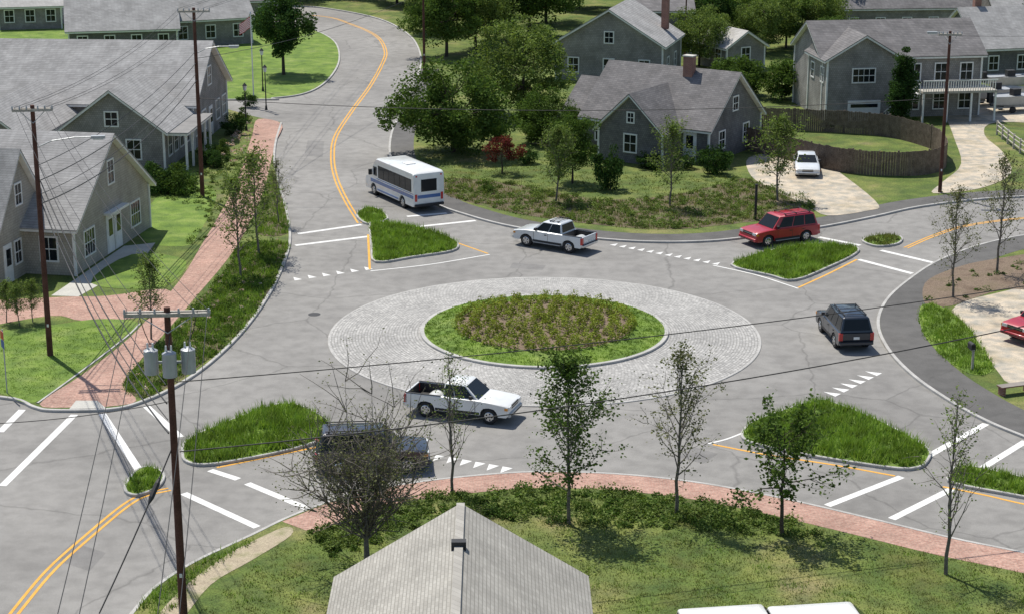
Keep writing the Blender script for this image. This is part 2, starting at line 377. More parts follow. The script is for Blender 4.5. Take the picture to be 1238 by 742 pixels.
def splitter(px,h,name,dens=26,mat='blade'):
    p=catmull(GP(px),4,True)
    ar=sum(p[i][0]*p[(i+1)%len(p)][1]-p[(i+1)%len(p)][0]*p[i][1] for i in range(len(p)))
    if ar<0: p=p[::-1]
    sheet('traffic_island',p,ZB,'lawn_bright',.12); kerb(p,-.10,.02,.14,True)
    pts=scat(offs(p,.12,True),dens)
    tufts(name,pts,ZB,h,mat,9,.2,.024)
    shrubs('island_perennials',scat(offs(p,.35,True),1.4),ZB,.15,.32,40,.13,'leaf_lt')
splitter([(448,275),(455,270),(500,276),(540,288),(553,297),(545,305),(500,312),(455,318),(450,300)],.4,'ornamental_grass')
splitter([(885,322),(920,308),(975,297),(1030,300),(1034,308),(1000,325),(960,340),(930,334)],.4,'ornamental_grass')
splitter([(900,522),(920,508),(985,487),(1010,490),(1060,510),(1115,540),(1122,555),(1100,568),(1030,560),(960,548),(905,535)],.45,'ornamental_grass')
splitter([(1150,575),(1165,565),(1238,580),(1330,600),(1330,622),(1238,602),(1155,586)],.4,'ornamental_grass')
splitter([(222,548),(230,532),(280,510),(330,492),(360,492),(395,510),(397,528),(350,545),(260,562),(228,560)],.45,'ornamental_grass')
splitter([(152,592),(165,572),(180,567),(197,575),(190,590),(165,600)],.4,'ornamental_grass')
splitter([(432,262),(440,254),(455,254),(468,266),(445,272)],.3,'ornamental_grass')
splitter([(1043,292),(1065,286),(1088,288),(1085,296),(1060,299)],.3,'ornamental_grass',20,'blade_dull')

# central island + truck apron
cx,cy=G(658,405.2); RO=11.6; RI=6.72
def ring(name,r0,z0,r1,z1,mat,n=128,nr=6):
    V=[];Fs=[]
    for k in range(nr+1):
        t=k/nr; r=r0+(r1-r0)*t; z=z0+(z1-z0)*t
        for i in range(n): a=2*math.pi*i/n; V.append((cx+r*math.cos(a),cy+r*math.sin(a),z))
    for k in range(nr):
        for i in range(n):
            j=(i+1)%n; Fs.append((k*n+i,(k+1)*n+i,(k+1)*n+j,k*n+j) if r1>r0 else (k*n+i,k*n+j,(k+1)*n+j,(k+1)*n+i))
    o=mobj(name,V,Fs,mat); me=o.data; uv=me.uv_layers.new(name='UVMap')
    for p in me.polygons:
        q=p.index; k=q//n; i=q%n
        for li in p.loop_indices:
            v=me.loops[li].vertex_index; kk=v//n; ii=v%n
            if i==n-1 and ii==0: ii=n
            r=r0+(r1-r0)*kk/nr; uv.data[li].uv=(ii/n*2*math.pi*9.2,r)
    return o
ring('truck_apron',RO,.05,RI,.28,'cobble')
circ=lambda r,n=128:[(cx+r*math.cos(2*math.pi*i/n),cy+r*math.sin(2*math.pi*i/n)) for i in range(n)]
kerb(circ(RO),-.12,.06,.05,True)
c=kerb(circ(RI),-.02,.2,.40,True)
def dome(r): return .40+.5*(1-(r/RI)**2)
RB=4.75
ring('island_lawn',RI-.15,.39,RB,dome(RB),'lawn_bright',96,4)
V=[];Fs=[];n=96;rs=[RB,3.6,2.2,.9]
for r in rs:
    for i in range(n): V.append((cx+r*math.cos(2*math.pi*i/n),cy+r*math.sin(2*math.pi*i/n),dome(r)))
V.append((cx,cy,dome(0)))
for k in range(3):
    for i in range(n): j=(i+1)%n; Fs.append((k*n+i,k*n+j,(k+1)*n+j,(k+1)*n+i))
for i in range(n): Fs.append((3*n+i,3*n+(i+1)%n,4*n))
mobj('island_planting_bed',V,Fs,'mulch_brown')
pts=[]
for r in np.arange(.4,4.9,.86):
    k=max(4,int(2*math.pi*r/.80))
    for i in range(k):
        a=2*math.pi*i/k+random.uniform(-.03,.03)+r; rr=r+random.uniform(-.08,.08)
        if random.random()<.96: pts.append((cx+rr*math.cos(a),cy+rr*math.sin(a)))
pts=np.array(pts); zz=dome(np.hypot(pts[:,0]-cx,pts[:,1]-cy))
shrubs('island_shrubs',pts,zz,.29,.40,260,.11,'leaf_isl',hz=1.45,rmin=.5)
pts=scat(circ(6.45),40); r=np.hypot(pts[:,0]-cx,pts[:,1]-cy); pts=pts[r>RB]; r=r[r>RB]
tufts('island_grass',pts,dome(r)-.03,.09,'blade',6,.15,.02)

# ---------------------------------------------------------------- road markings
mk=Asm(); ZM=.010
def stripe(a,b,w,mat='white_paint'):
    a=np.array(G(*a)); b=np.array(G(*b)); d=b-a; d/=np.linalg.norm(d); n=np.array([-d[1],d[0]])*w/2
    mk.add('white_lines' if mat=='white_paint' else 'yellow_lines',mat,[(*(a-n),ZM),(*(b-n),ZM),(*(b+n),ZM),(*(a+n),ZM)],[(0,1,2,3)])
for a,b in [((357,297),(447,286)),((360,283),(437,272)),((490,276),(575,267)),((492,262),(540,258)),((0,522),(27,495)),((3,587),(90,501)),((123,499),(170,571)),((176,490),(218,528)),
            ((222,596),(311,637)),((299,584),(373,615)),((254,568),(288,579)),((990,287),(1040,297)),((1065,303),(1129,318)),((1038,314),(1103,331)),
            ((1000,611),(1090,576)),((1078,627),(1152,590)),((1122,551),(1192,512)),((1185,567),(1240,533))]:
    stripe(a,b,.36)
def pline(px,w,mat,z=ZM+.002,double=0):
    p=catmull(GP(px),6)
    for o in ((-double,double) if double else (0,)):
        A=offs(p,o-w/2);B=offs(p,o+w/2);n=len(A)
        mk.add('white_lines' if mat=='white_paint' else 'yellow_lines',mat,[(*q,z) for q in A]+[(*q,z) for q in B],[(i,i+1,n+i+1,n+i) for i in range(n-1)])
Y='yellow_paint'
pline([(435,270),(418,242),(406,215),(402,190),(406,165),(425,135),(447,105),(462,78),(466,62),(455,44),(425,30),(388,20),(300,17),(100,16)],.12,Y,double=.13)
pline([(445,284),(446,305),(447,326)],.14,Y); pline([(553,294),(590,307)],.14,Y); pline([(448,328),(520,320),(592,308)],.13,'white_paint')
pline([(965,348),(1002,331),(1036,314)],.15,Y); pline([(862,321),(915,333),(965,349)],.13,'white_paint')
pline([(1095,300),(1130,285),(1170,273),(1238,264),(1400,250)],.12,Y,double=.12)
pline([(862,537),(925,549),(1010,562),(1082,575)],.15,Y); pline([(856,536),(880,530),(905,520)],.12,'white_paint')
pline([(1140,588),(1190,598),(1238,609),(1350,632)],.15,Y)
pline([(262,565),(320,553),(388,539)],.15,Y)
pline([(-20,790),(20,738),(62,688),(110,645),(150,612),(175,598),(205,591)],.13,Y,double=.15)
def teeth(a,b,n,s=.55,flip=1):
    a=np.array(G(*a)); b=np.array(G(*b)); d=(b-a)/np.linalg.norm(b-a); nn=np.array([-d[1],d[0]])*flip
    for i in range(n):
        c=a+(b-a)*(i+.5)/n; mk.add('white_lines','white_paint',[(*(c-d*s*.5),ZM),(*(c+d*s*.5),ZM),(*(c+nn*s*1.5),ZM)],[(0,1,2)])
teeth((352,340),(455,325),6,.5,1); teeth((1008,480),(1068,450),6,.55,1); teeth((525,549),(622,566),6,.5,-1)
teeth((735,296),(870,321),12,.42,1)
mk.done('road_markings')
a=Asm(); a.cyl('cover','black',(*G(585,340),.004),(0,0,1),.35,.35,.006,24); a.done('manhole_cover')
a=Asm(); a.cyl('cover','black',(*G(380,380),.004),(0,0,1),.35,.35,.006,24); a.done('manhole_cover')

# ---------------------------------------------------------------- buildings
def gable(A,x0,x1,y0,y1,h,axis,rise,wall='wall',roof='roof',oh=.4,z0=0.0,corner=True):
    if axis=='x':
        m=(y0+y1)/2; pr=[(y0,z0),(y1,z0),(y1,h),(m,h+rise),(y0,h)]
        V=[(x0,p[0],p[1]) for p in pr]+[(x1,p[0],p[1]) for p in pr]
    else:
        m=(x0+x1)/2; pr=[(x0,z0),(x1,z0),(x1,h),(m,h+rise),(x0,h)]
        V=[(p[0],y1,p[1]) for p in pr]+[(p[0],y0,p[1]) for p in pr]
    A.add('walls',wall,V,[(0,4,3,2,1),(5,6,7,8,9)]+[(i,(i+1)%5,5+(i+1)%5,5+i) for i in range(5)])
    half=((y1-y0) if axis=='x' else (x1-x0))/2; sl=rise/half
    for s in (-1,1):
        for (n,mt,i_,o0,th) in (('roof_trim','white',.03,.02,.17),('roof',roof,0.0,.19,.07)):
            e=half+oh-i_; ze=h+rise-sl*e+o0; zr=h+rise+o0
            if axis=='x':
                a,b=x0-oh+i_,x1+oh-i_
                q=[(a,m+s*e,ze),(b,m+s*e,ze),(b,m,zr),(a,m,zr)]
                if s>0: q=[q[1],q[0],q[3],q[2]]
            else:
                a,b=y0-oh+i_,y1+oh-i_
                q=[(m+s*e,b,ze),(m+s*e,a,ze),(m,a,zr),(m,b,zr)]
                if s>0: q=[q[1],q[0],q[3],q[2]]
            A.hexa(n,mt,q,th)
    if corner:
        for x in (x0,x1):
            for y in (y0,y1):
                A.box('corner_boards','white',x-.09 if x==x0 else x-.06,x+.06 if x==x0 else x+.09,y-.09 if y==y0 else y-.06,y+.06 if y==y0 else y+.09,z0,h-.05)
def fbox(A,part,mat,face,c,s0,s1,z0,z1,d0,d1):
    if face=='F': A.box(part,mat,s0,s1,c-d1,c-d0,z0,z1)
    elif face=='B': A.box(part,mat,s0,s1,c+d0,c+d1,z0,z1)
    elif face=='L': A.box(part,mat,c-d1,c-d0,s0,s1,z0,z1)
    else: A.box(part,mat,c+d0,c+d1,s0,s1,z0,z1)
def win(A,face,c,s,z,w=.9,h=1.3,shut=None):
    fbox(A,'window_glass','glass',face,c,s-w/2,s+w/2,z,z+h,-.02,.02)
    t=.11
    for q in ((s-w/2-t,s-w/2,z-t,z+h+t),(s+w/2,s+w/2+t,z-t,z+h+t),(s-w/2,s+w/2,z+h,z+h+t),(s-w/2,s+w/2,z-t,z)):
        fbox(A,'window_frames','white',face,c,*q,-.02,.06)
    fbox(A,'window_frames','white',face,c,s-w/2,s+w/2,z+h/2-.03,z+h/2+.03,.021,.045)
    k=2 if w<1.3 else 4
    for i in range(1,k): 
        x=s-w/2+w*i/k; fbox(A,'window_frames','white',face,c,x-.018,x+.018,z,z+h/2-.03,.021,.04); fbox(A,'window_frames','white',face,c,x-.018,x+.018,z+h/2+.03,z+h,.021,.04)
def door(A,face,c,s,w=.95,h=2.1,mat='white',glass=True,z=.15):
    fbox(A,'door_frame','white',face,c,s-w/2-.12,s+w/2+.12,z-.1,z+h+.14,-.02,.04)
    fbox(A,'door',mat,face,c,s-w/2,s+w/2,z,z+h,-.02,.07)
    if glass: fbox(A,'door_glass','glass',face,c,s-w/2+.15,s+w/2-.15,z+h*.45,z+h-.15,-.02,.085)
def place(A,name,a,b,**k):
    p=G(*a);q=G(*b); return A.done(name,(p[0],p[1],ZB),math.atan2(q[1]-p[1],q[0]-p[0]),**k)
def dist(a,b):
    p=G(*a);q=G(*b); return math.hypot(p[0]-q[0],p[1]-q[1])
def chimney(A,x,y,z0,z1,w=.7):
    A.box('chimney','redbrick',x-w/2,x+w/2,y-w*.4,y+w*.4,z0,z1); A.box('chimney_cap','concrete',x-w/2-.06,x+w/2+.06,y-w*.4-.06,y+w*.4+.06,z1,z1+.1)

A=Asm(); gable(A,0,12.4,0,13,3.0,'y',4.3,'wall_tan','roof',.45)
for s in (2.3,9.9): win(A,'F',0,s,.8,1.5,1.5)
win(A,'F',0,6.2,4.4,.9,1.4)
door(A,'F',0,5.6,.9,2.2); door(A,'F',0,6.9,.9,2.2)
A.box('entry_hood','white',4.7,7.8,-.5,-.02,2.6,2.75)
gable(A,-4.2,3.5,3.2,16,2.9,'y',4.6,'wall_tan','roof_dark',.4,corner=False)
door(A,'F',3.2,-2.3,.9,2.1); win(A,'F',3.2,-.9,.95,.8,1.3)
win(A,'L',-4.2,6,.9,1.1,1.4); win(A,'L',0,1.6,.9,1.0,1.4)
win(A,'F',3.2,-.35,4.4,.8,1.2)
A.box('vent','black',8.2,8.8,8,8.6,6.2,7.0)
place(A,'shingled_shop',(92,336),(182,277))
A=Asm(); gable(A,7.5,19.5,0,42,3.7,'y',3.9,'wall','roof',.5)
gable(A,-1.0,7.0,.2,8,3.1,'x',2.9,'wall','roof',.4)
gable(A,-4.5,7.3,9.5,15.5,2.9,'x',2.3,'wall','roof',.4)
win(A,'L',-4.5,12.5,2.9,1.0,1.0); win(A,'L',-4.5,12.5,1.0,1.2,1.3)
win(A,'L',-1.0,2.5,1.0,1.0,1.4); win(A,'L',-1.0,5.6,1.0,1.0,1.4); win(A,'L',-1.0,4.1,3.5,.9,1.0)
for s in (.8,2.6,4.4,6.2): win(A,'F',.2,s,1.0,1.0,1.5)
for s in (8.8,11,16,18.4): win(A,'F',0,s,1.0,1.3,1.5)
door(A,'F',0,13.5,1.0,2.2); win(A,'F',0,13.5,4.3,1.2,1.4)
A.box('porch_roof','white',-.8,7.3,-1.6,.1,2.75,2.9); A.box('porch_roof_shingles','roof',-.85,7.35,-1.65,.1,2.91,3.0)
for x in (-.6,1.4,3.4,5.4,7.1): A.box('porch_columns','white',x-.08,x+.08,-1.5,-1.34,.0,2.75)
for (x,y) in ((8.6,20),(9.4,22)): A.box('roof_vents','steel',x,x+.9,y,y+.9,4.3,6.0)
place(A,'shingled_shop_row',(207,207),(272,152))
def simple_house(name,a,b,depth,h,axis,rise,wall,roof,n=3,two=False,chim=None,extra=None):
    A=Asm(); L=dist(a,b); gable(A,0,L,0,depth,h,axis,rise,wall,roof)
    for i in range(n):
        s=L*(i+.5)/n; win(A,'F',0,s,.9,.95,1.3)
        if two: win(A,'F',0,s,3.5,.95,1.3)
    for s in (depth*.3,depth*.7):
        win(A,'R',L,s,.9,.9,1.3); win(A,'L',0,s,.9,.9,1.3)
        if two: win(A,'R',L,s,3.5,.9,1.3); win(A,'L',0,s,3.5,.9,1.3)
    if axis=='y' and rise>2: win(A,'F',0,L/2,h+.2,.8,1.0)
    if chim: chimney(A,*chim)
    if extra: extra(A,L)
    return place(A,name,a,b)
simple_house('grey_house',(85,72),(215,68),9,2.8,'x',3.0,'wall_dark','roof',4)
simple_house('grey_house',(205,60),(305,54),9,2.9,'x',3.0,'wall','roof',3)
simple_house('grey_house',(0,38),(75,36),9,2.6,'x',2.4,'wall','roof_light',3)
simple_house('grey_house',(262,36),(330,33),9,3.0,'x',2.5,'wall','roof_dark',3)
def ex(A,L):
    gable(A,3.0,8.6,-2.8,5,2.6,'y',2.6,'wall_dark','roof_dark',.4)
    win(A,'F',-2.8,5.8,.9,1.0,1.3); win(A,'L',3.0,-1.3,.9,.8,1.3); win(A,'F',-2.8,5.8,3.2,.5,.7)
    A.box('step','concrete',8.8,10.2,-1.2,0,0,.25); door(A,'F',0,9.5,.9,2.1,'white')
a_,b_=(706,182),(856,201)
A=Asm(); L=dist(a_,b_)
gable(A,0,L,0,9.0,2.7,'x',3.6,'wall_dark','roof_dark'); win(A,'F',0,1.6,.9,1.0,1.4); ex(A,L)
for s in (2.2,6.4): win(A,'R',L,s,.9,.9,1.3)
win(A,'R',L,4.4,3.6,.8,1.0)
win(A,'L',0,4.5,3.4,.8,1.0); win(A,'L',0,1.4,.9,.9,1.3)
gable(A,-3.4,.0,2.8,8.6,2.4,'x',2.2,'wall_dark','roof_dark',.3)
chimney(A,7.2,4.0,4.5,7.5,.8)
place(A,'shingled_cottage',a_,b_)
simple_house('grey_house',(672,98),(800,104),9,3.6,'y',3.2,'wall','roof',3,chim=(9.5,6,4.5,8.3))
simple_house('grey_house',(772,66),(835,66),8,4.4,'x',1.6,'wall_dark','roof_dark',3)
simple_house('small_garage',(878,88),(923,84),5,2.3,'y',1.4,'wall','roof_light',1)
a_,b_=(992,146),(1182,141); L=dist(a_,b_); A=Asm()
gable(A,0,L,0,8.5,5.3,'x',2.4,'wall','roof_dark',.4)
gable(A,-.02,6.4,-1.4,4,5.3,'y',1.9,'wall','roof_dark',.4)
win(A,'F',-1.4,3.2,3.4,1.9,1.1)
A.box('garage_door','white',1.9,4.8,-1.48,-1.38,.0,1.8); A.box('garage_window','glass',2.15,4.55,-1.5,-1.475,1.2,1.5)
for s in (.6,3.4): win(A,'L',-.02,s-.6,3.3,.8,1.2)
for s in (8.2,10.6,12.9): win(A,'F',0,s,3.2,1.0,1.4); win(A,'F',0,s,.7,1.0,1.3)
A.box('deck','deckwood',8.0,L+.4,-3,-.1,2.5,2.7)
for x in np.linspace(8.1,L+.3,4): A.box('deck_posts','white',x-.08,x+.08,-2.95,-2.79,0,2.5)
A.box('railing','white',8.0,L+.4,-3.0,-2.93,3.55,3.65)
for x in np.arange(8.05,L+.4,.22): A.box('railing','white',x-.03,x+.03,-2.99,-2.94,2.7,3.55)
for i in range(12): A.box('stairs','white',7.8-i*.27-.27,7.8-i*.27,-3.0,-1.95,2.5-i*.21-.05,2.5-i*.21)
for i in range(12): A.box('stairs','white',7.7-i*.27,7.75-i*.27,-3.05,-3.01,2.5-i*.21,3.4-i*.21)
A.hexa('stair_rail','white',[(4.6,-3.06,1.0),(7.8,-3.06,3.45),(7.8,-3.0,3.45),(4.6,-3.0,1.0)],.09)
place(A,'two_storey_house',a_,b_)
simple_house('grey_house',(1182,98),(1320,92),9,3.0,'x',3.2,'wall_dark','roof',4,chim=(2,5,4.5,7.5))
simple_house('grey_house',(1015,48),(1175,46),9,3.3,'x',3.0,'wall','roof_dark',5,chim=(13,5,5,7.6))
simple_house('grey_house',(1200,42),(1330,40),9,3,'x',3.0,'wall','roof',4)
simple_house('grey_house',(560,14),(640,13),9,3,'x',3.0,'wall','roof_dark',4)
rx,ry=G(557,613,5.5); A=Asm()
gable(A,-4.05,4.05,-9,-.4,2.9,'y',2.5,'wall','roof_shed',.35)
for s in (-1,1): A.hexa('ridge_cap','roof_shed',[(min(0,s*.14),-9.36,5.662),(max(0,s*.14),-9.36,5.662),(max(0,s*.14),-.04,5.662),(min(0,s*.14),-.04,5.662)],.012)
A.box('roof_vent','black',-.24,.24,-3.75,-3.45,5.3,5.82)
A.done('garden_shed',(rx,ry,ZB-.1),R(0.5))

# ---------------------------------------------------------------- vehicles
def exprof(A,part,mat,prof,layers):
    n=len(prof); zs=[p[1] for p in prof]; zm=(min(zs)+max(zs))/2
    V=[]
    for y,ix,iz in layers:
        for x,z in prof: V.append((x*(1-ix),y,z-(iz if z>zm else 0)))
    Fs=[tuple(range(n)),tuple(range((len(layers)-1)*n+n-1,(len(layers)-1)*n-1,-1))]
    for k in range(len(layers)-1):
        for i in range(n): j=(i+1)%n; Fs.append((k*n+j,k*n+i,(k+1)*n+i,(k+1)*n+j))
    A.add(part,mat,V,Fs)
def panel(A,part,mat,q,u0,u1,v0,v1,off=.015):
    a,b,c,d=[Vector(p) for p in q]; nrm=(b-a).cross(d-a).normalized()*off
    f=lambda u,v:(a*(1-u)+b*u)*(1-v)+(d*(1-u)+c*u)*v+nrm
    A.add(part,mat,[f(u0,v0),f(u1,v0),f(u1,v1),f(u0,v1)],[(0,1,2,3)])
def wheel(A,i,x,y,r,w=.23):
    s=1 if y>0 else -1
    A.cyl(f'wheel_{i}','dark',(x,y-s*w,r),(0,s,0),r,r,w,22); A.cyl(f'wheel_{i}','dark',(x,y,r),(0,s,0),r,r*.92,.03,22)
    A.cyl(f'hub_{i}','chrome',(x,y+s*.03,r),(0,s,0),r*.6,r*.52,.015,14); A.cyl(f'hub_{i}','chrome',(x,y+s*.045,r),(0,s,0),r*.2,r*.16,.02,8)
    for k in range(5):
        a=2*math.pi*k/5; A.cyl(f'hubhole_{i}','dark',(x+math.cos(a)*r*.38,y+s*.046,r+math.sin(a)*r*.38),(0,s,0),r*.11,r*.11,.004,8)
def vehicle(name,pt,L=4.8,W=1.88,c=.33,r=.37,belt=1.05,roof=1.78,cowl=.95,noseh=.86,hood=.12,gb=(-2.25,.95),gt=(-2.0,.25),pill=(.03,.32,.62,.93),rack=False,bed=None,xr=None,xf=None,trunk=None,steps=False):
    A=Asm(); w=W/2; xr=xr if xr is not None else -L*.29; xf=xf if xf is not None else L*.31; Ra=r+.075
    bot=[(-L/2+.04,c+.12),(-L/2+.12,c)]
    for X in (xr,xf):
        a0=math.asin((c-r)/Ra)
        for k in range(11):
            a=math.pi-a0-(math.pi-2*a0)*k/10; bot.append((X+Ra*math.cos(a),r+Ra*math.sin(a)))
    bot+=[(L/2-.12,c),(L/2,c+.12)]
    top=[(L/2+.0,.62),(L/2-.04,noseh-.06),(L/2-.14,noseh),(cowl+.5,belt-hood*.35),(cowl,belt)]
    rear=[(-L/2+.1,belt),(-L/2+.02,belt-.08),(-L/2,.6)]
    if trunk: rear=[(trunk,belt),(-L/2+.12,belt-.04),(-L/2+.02,belt-.14),(-L/2,.6)]
    full=bot+top+rear
    if bed is None:
        exprof(A,'body',pt,full,[(-w,.012,.045),(-w+.07,.003,.01),(-w+.2,0,0),(w-.2,0,0),(w-.07,.003,.01),(w,.012,.045)])
    else:
        fl=.66
        core=bot+top+[(bed,belt),(bed,fl),(-L/2+.09,fl)]+[(-L/2+.09,.6)]
        exprof(A,'body',pt,core,[(-w+.11,0,0),(w-.11,0,0)])
        exprof(A,'body',pt,full,[(-w,.01,.035),(-w+.05,0,0),(-w+.11,0,0)]); exprof(A,'body',pt,full,[(w-.11,0,0),(w-.05,0,0),(w,.01,.035)])
        A.box('tailgate',pt,-L/2,-L/2+.088,-w+.112,w-.112,.5,belt-.01)
        A.box('bed_liner','black',-L/2+.09,bed-.003,-w+.112,w-.112,fl+.001,fl+.02)
        for s in (-1,1): 
            A.box('bed_liner','black',-L/2+.09,bed-.022,s*(w-.127)-.013,s*(w-.127)+.013,fl+.021,belt-.03)
            A.box('bed_rail','black',-L/2+.05,bed-.02,s*(w-.06)-.05,s*(w-.06)+.05,belt-.005,belt+.02)
        A.box('bed_liner','black',bed-.02,bed-.004,-w+.112,w-.112,fl+.021,belt); A.box('bed_liner','black',-L/2+.09,-L/2+.11,-w+.145,w-.145,fl+.021,belt-.03)
    A.box('underbody','black',-L/2+.25,L/2-.25,-w+.28,w-.28,c-.06,(c+.5 if bed is None else .655))
    zb=belt-.02; wb=w-.07; wt=w-.24; b0,b1=gb; t0,t1=gt
    B=[(b0,-wb,zb),(b1,-wb,zb),(b1,wb,zb),(b0,wb,zb)]; T=[(t0,-wt,roof-.06),(t1,-wt,roof-.06),(t1,wt,roof-.06),(t0,wt,roof-.06)]
    T2=[(t0+.12,-wt+.12,roof),(t1-.18,-wt+.12,roof),(t1-.18,wt-.12,roof),(t0+.12,wt-.12,roof)]
    A.add('cabin',pt,B+T+T2,[(0,1,5,4),(1,2,6,5),(2,3,7,6),(3,0,4,7),(4,5,9,8),(5,6,10,9),(6,7,11,10),(7,4,8,11),(8,9,10,11)])
    qr=[B[0],B[1],T[1],T[0]]; ql=[B[2],B[3],T[3],T[2]]; qf=[B[1],B[2],T[2],T[1]]; qb=[B[3],B[0],T[0],T[3]]
    for i in range(len(pill)-1):
        u0,u1=pill[i]+.012,pill[i+1]-.012
        panel(A,'side_windows','glass',qr,u0,u1,.08,.93); panel(A,'side_windows','glass',ql,1-u1,1-u0,.08,.93)
    panel(A,'windshield','glass',qf,.04,.96,.04,.95); panel(A,'rear_window','glass',qb,.07,.93,.14,.92)
    xs=(b0+(b1-b0)*pill[1],b0+(b1-b0)*pill[-1]) if len(pill)>2 else (b0+.1,b1-.1)
    xs=list(xs)+([b0+(b1-b0)*pill[2]] if len(pill)>3 else [])
    for x in xs:
        for s in (-1,1):
            A.box('door_seams','black',x-.01,x+.01,s*w-.012,s*w+.003,c+.12,belt-.1)
    for x in xs[:1]+xs[2:]:
        for s in (-1,1): A.box('door_handles','black',x+.08,x+.24,s*w-.01,s*w+.03,belt-.22,belt-.18)
    for s in (-1,1):
        A.box('side_trim','black',xr+Ra+.03,xf-Ra-.03,s*w-.01,s*w+.018,c+.02,c+.14)
        A.box('mirrors','black',b1-.42,b1-.26,s*(w+.02)-.1 if s<0 else w-.06,s*(w+.02)+.06 if s<0 else w+.12,belt+.02,belt+.2)
        A.box('headlights','lamp',L/2-.16,L/2+.012,s*(w-.26)-.17,s*(w-.26)+.17,noseh-.22,noseh-.06)
        A.box('turn_signals','amber',L/2-.2,L/2-.04,s*(w-.03)-.05,s*(w-.03)+.045,noseh-.22,noseh-.1)
        A.box('tail_lights','redlamp',-L/2-.012,-L/2+.12,s*(w-.1)-.1,s*(w-.1)+.105,.66,belt-.06)
    A.box('grille','black',L/2-.1,L/2+.006,-w+.48,w-.48,noseh-.24,noseh-.07); A.box('grille_bar','chrome',L/2-.1,L/2+.015,-w+.48,w-.48,noseh-.165,noseh-.13)
    A.box('front_bumper','steel' if bed is not None else pt,L/2-.2,L/2+.07,-w+.03,w-.03,c+.02,c+.22); A.box('front_bumper_strip','black',L/2-.1,L/2+.08,-w+.2,w-.2,c+.06,c+.12)
    A.box('rear_bumper','chrome' if bed is not None else pt,-L/2-.1,-L/2+.2,-w+.03,w-.03,c+.04,c+.22); A.box('rear_bumper_top','black',-L/2-.11,-L/2,-w+.06,w-.06,c+.222,c+.24)
    A.box('license_plate','white',-L/2-.02,-L/2,-.16,.16,.72,.86)
    if rack:
        for s in (-1,1): A.box('roof_rack','black',t0+.15,t1-.4,s*(wt-.12)-.02,s*(wt-.12)+.02,roof+.05,roof+.09)
        for x in (t0+.3,(t0+t1)/2,t1-.5): A.box('roof_rack','black',x-.02,x+.02,-wt+.12,wt-.12,roof+.06,roof+.085); A.box('roof_rack','black',x-.03,x+.03,-wt+.1,-wt+.14,roof-.02,roof+.05); A.box('roof_rack','black',x-.03,x+.03,wt-.14,wt-.1,roof-.02,roof+.05)
    if steps:
        for s in (-1,1): A.box('running_boards','steel',xr+Ra+.1,xf-Ra-.1,s*(w+.0)-.08,s*(w+.0)+.08,c-.03,c+.01)
    i=0
    for X in (xr,xf):
        for s in (-1,1): i+=1; wheel(A,i,X,s*(w-.04),r)
    def put(a,b,z=.004):
        p=np.array(G(*a)); q=np.array(G(*b)); m_=(p+q)/2
        return A.done(name,(m_[0],m_[1],z),math.atan2(q[1]-p[1],q[0]-p[0]),bev={'cabin':.04,'tailgate':.02,'front_bumper':.04,'rear_bumper':.04,'mirrors':.03},smooth=('body','cabin','front_bumper','rear_bumper'))
    return put
suv=dict(L=4.95,W=1.95,belt=1.12,roof=1.88,r=.40,c=.38,noseh=1.02,hood=.06,gb=(-2.38,1.15),gt=(-2.16,.5),cowl=1.15,rack=True,pill=(.03,.3,.58,.9))
vehicle('red_suv','p_red',**suv,steps=True)((978,287),(905,297))
vehicle('dark_blue_suv','p_blue',**dict(suv,L=4.75,W=1.88))((1032,423),(1008,397))
vehicle('black_suv','p_black',**suv)((402,566),(498,563))
vehicle('red_suv','p_red',**suv)((1292,402),(1234,416),.14)
vehicle('white_pickup_truck','p_white',L=5.25,W=1.88,belt=1.14,roof=1.80,r=.39,c=.42,noseh=1.0,hood=.1,cowl=1.05,gb=(-.72,1.1),gt=(-.62,.42),pill=(.04,.36,.92),bed=-.76,xr=-1.55,xf=1.65)((508,495),(612,507))
vehicle('silver_pickup_truck','p_silver',L=5.2,W=1.88,belt=1.15,roof=1.80,r=.41,c=.43,noseh=1.02,hood=.08,cowl=1.15,gb=(-1.05,1.2),gt=(-.9,.45),pill=(.03,.45,.92),bed=-1.1,xr=-1.6,xf=1.6,rack=True,steps=True)((708,305),(634,293))
vehicle('silver_car','p_silver',L=4.6,W=1.78,c=.25,r=.32,belt=.93,roof=1.42,cowl=1.0,noseh=.72,hood=.12,gb=(-1.75,1.05),gt=(-1.1,.15),trunk=-1.7,pill=(.1,.5,.93))((972,199),(977,222),.14)
van=dict(L=5.0,W=1.95,belt=1.15,roof=1.95,r=.36,c=.3,noseh=.95,gb=(-2.4,1.5),gt=(-2.25,.7),cowl=1.5,pill=(.03,.33,.62,.92))
def at(put,u,v,z,yaw):
    e=put((600,400),(700,400)); x,y=G(u,v,z); e.location=(x,y,ZB); e.rotation_euler=(0,0,yaw)
at(vehicle('white_van','p_white',**van),903,744,1.95,R(8)); at(vehicle('white_van','p_white',**van),1012,741,1.95,R(8))
for nm,pt,a,b in (('silver_car','p_silver',(20,36),(48,35)),('parked_car','p_white',(868,24),(900,22)),('parked_car','p_blue',(212,128),(240,126)),('dark_car','p_black',(790,112),(815,108))):
    vehicle(nm,pt,L=4.5,W=1.78,c=.25,r=.32,belt=.93,roof=1.42,cowl=1.0,noseh=.72,hood=.12,gb=(-1.75,1.05),gt=(-1.1,.15),trunk=-1.7,pill=(.1,.5,.93))(a,b,.14)
A=Asm(); w=1.18; L=7.8; r=.42; c=.42
bot=[(-3.9,c+.1),(-3.8,c)]
for X in (-2.1,2.55):
    Ra=r+.08; a0=math.asin((c-r)/Ra)
    for k in range(11):
        a=math.pi-a0-(math.pi-2*a0)*k/10; bot.append((X+Ra*math.cos(a),r+Ra*math.sin(a)))
bot+=[(3.8,c),(3.9,c+.12)]
top=[(3.9,.95),(3.78,1.22),(3.05,1.42),(2.45,2.45),(2.1,2.75),(1.9,2.82)]
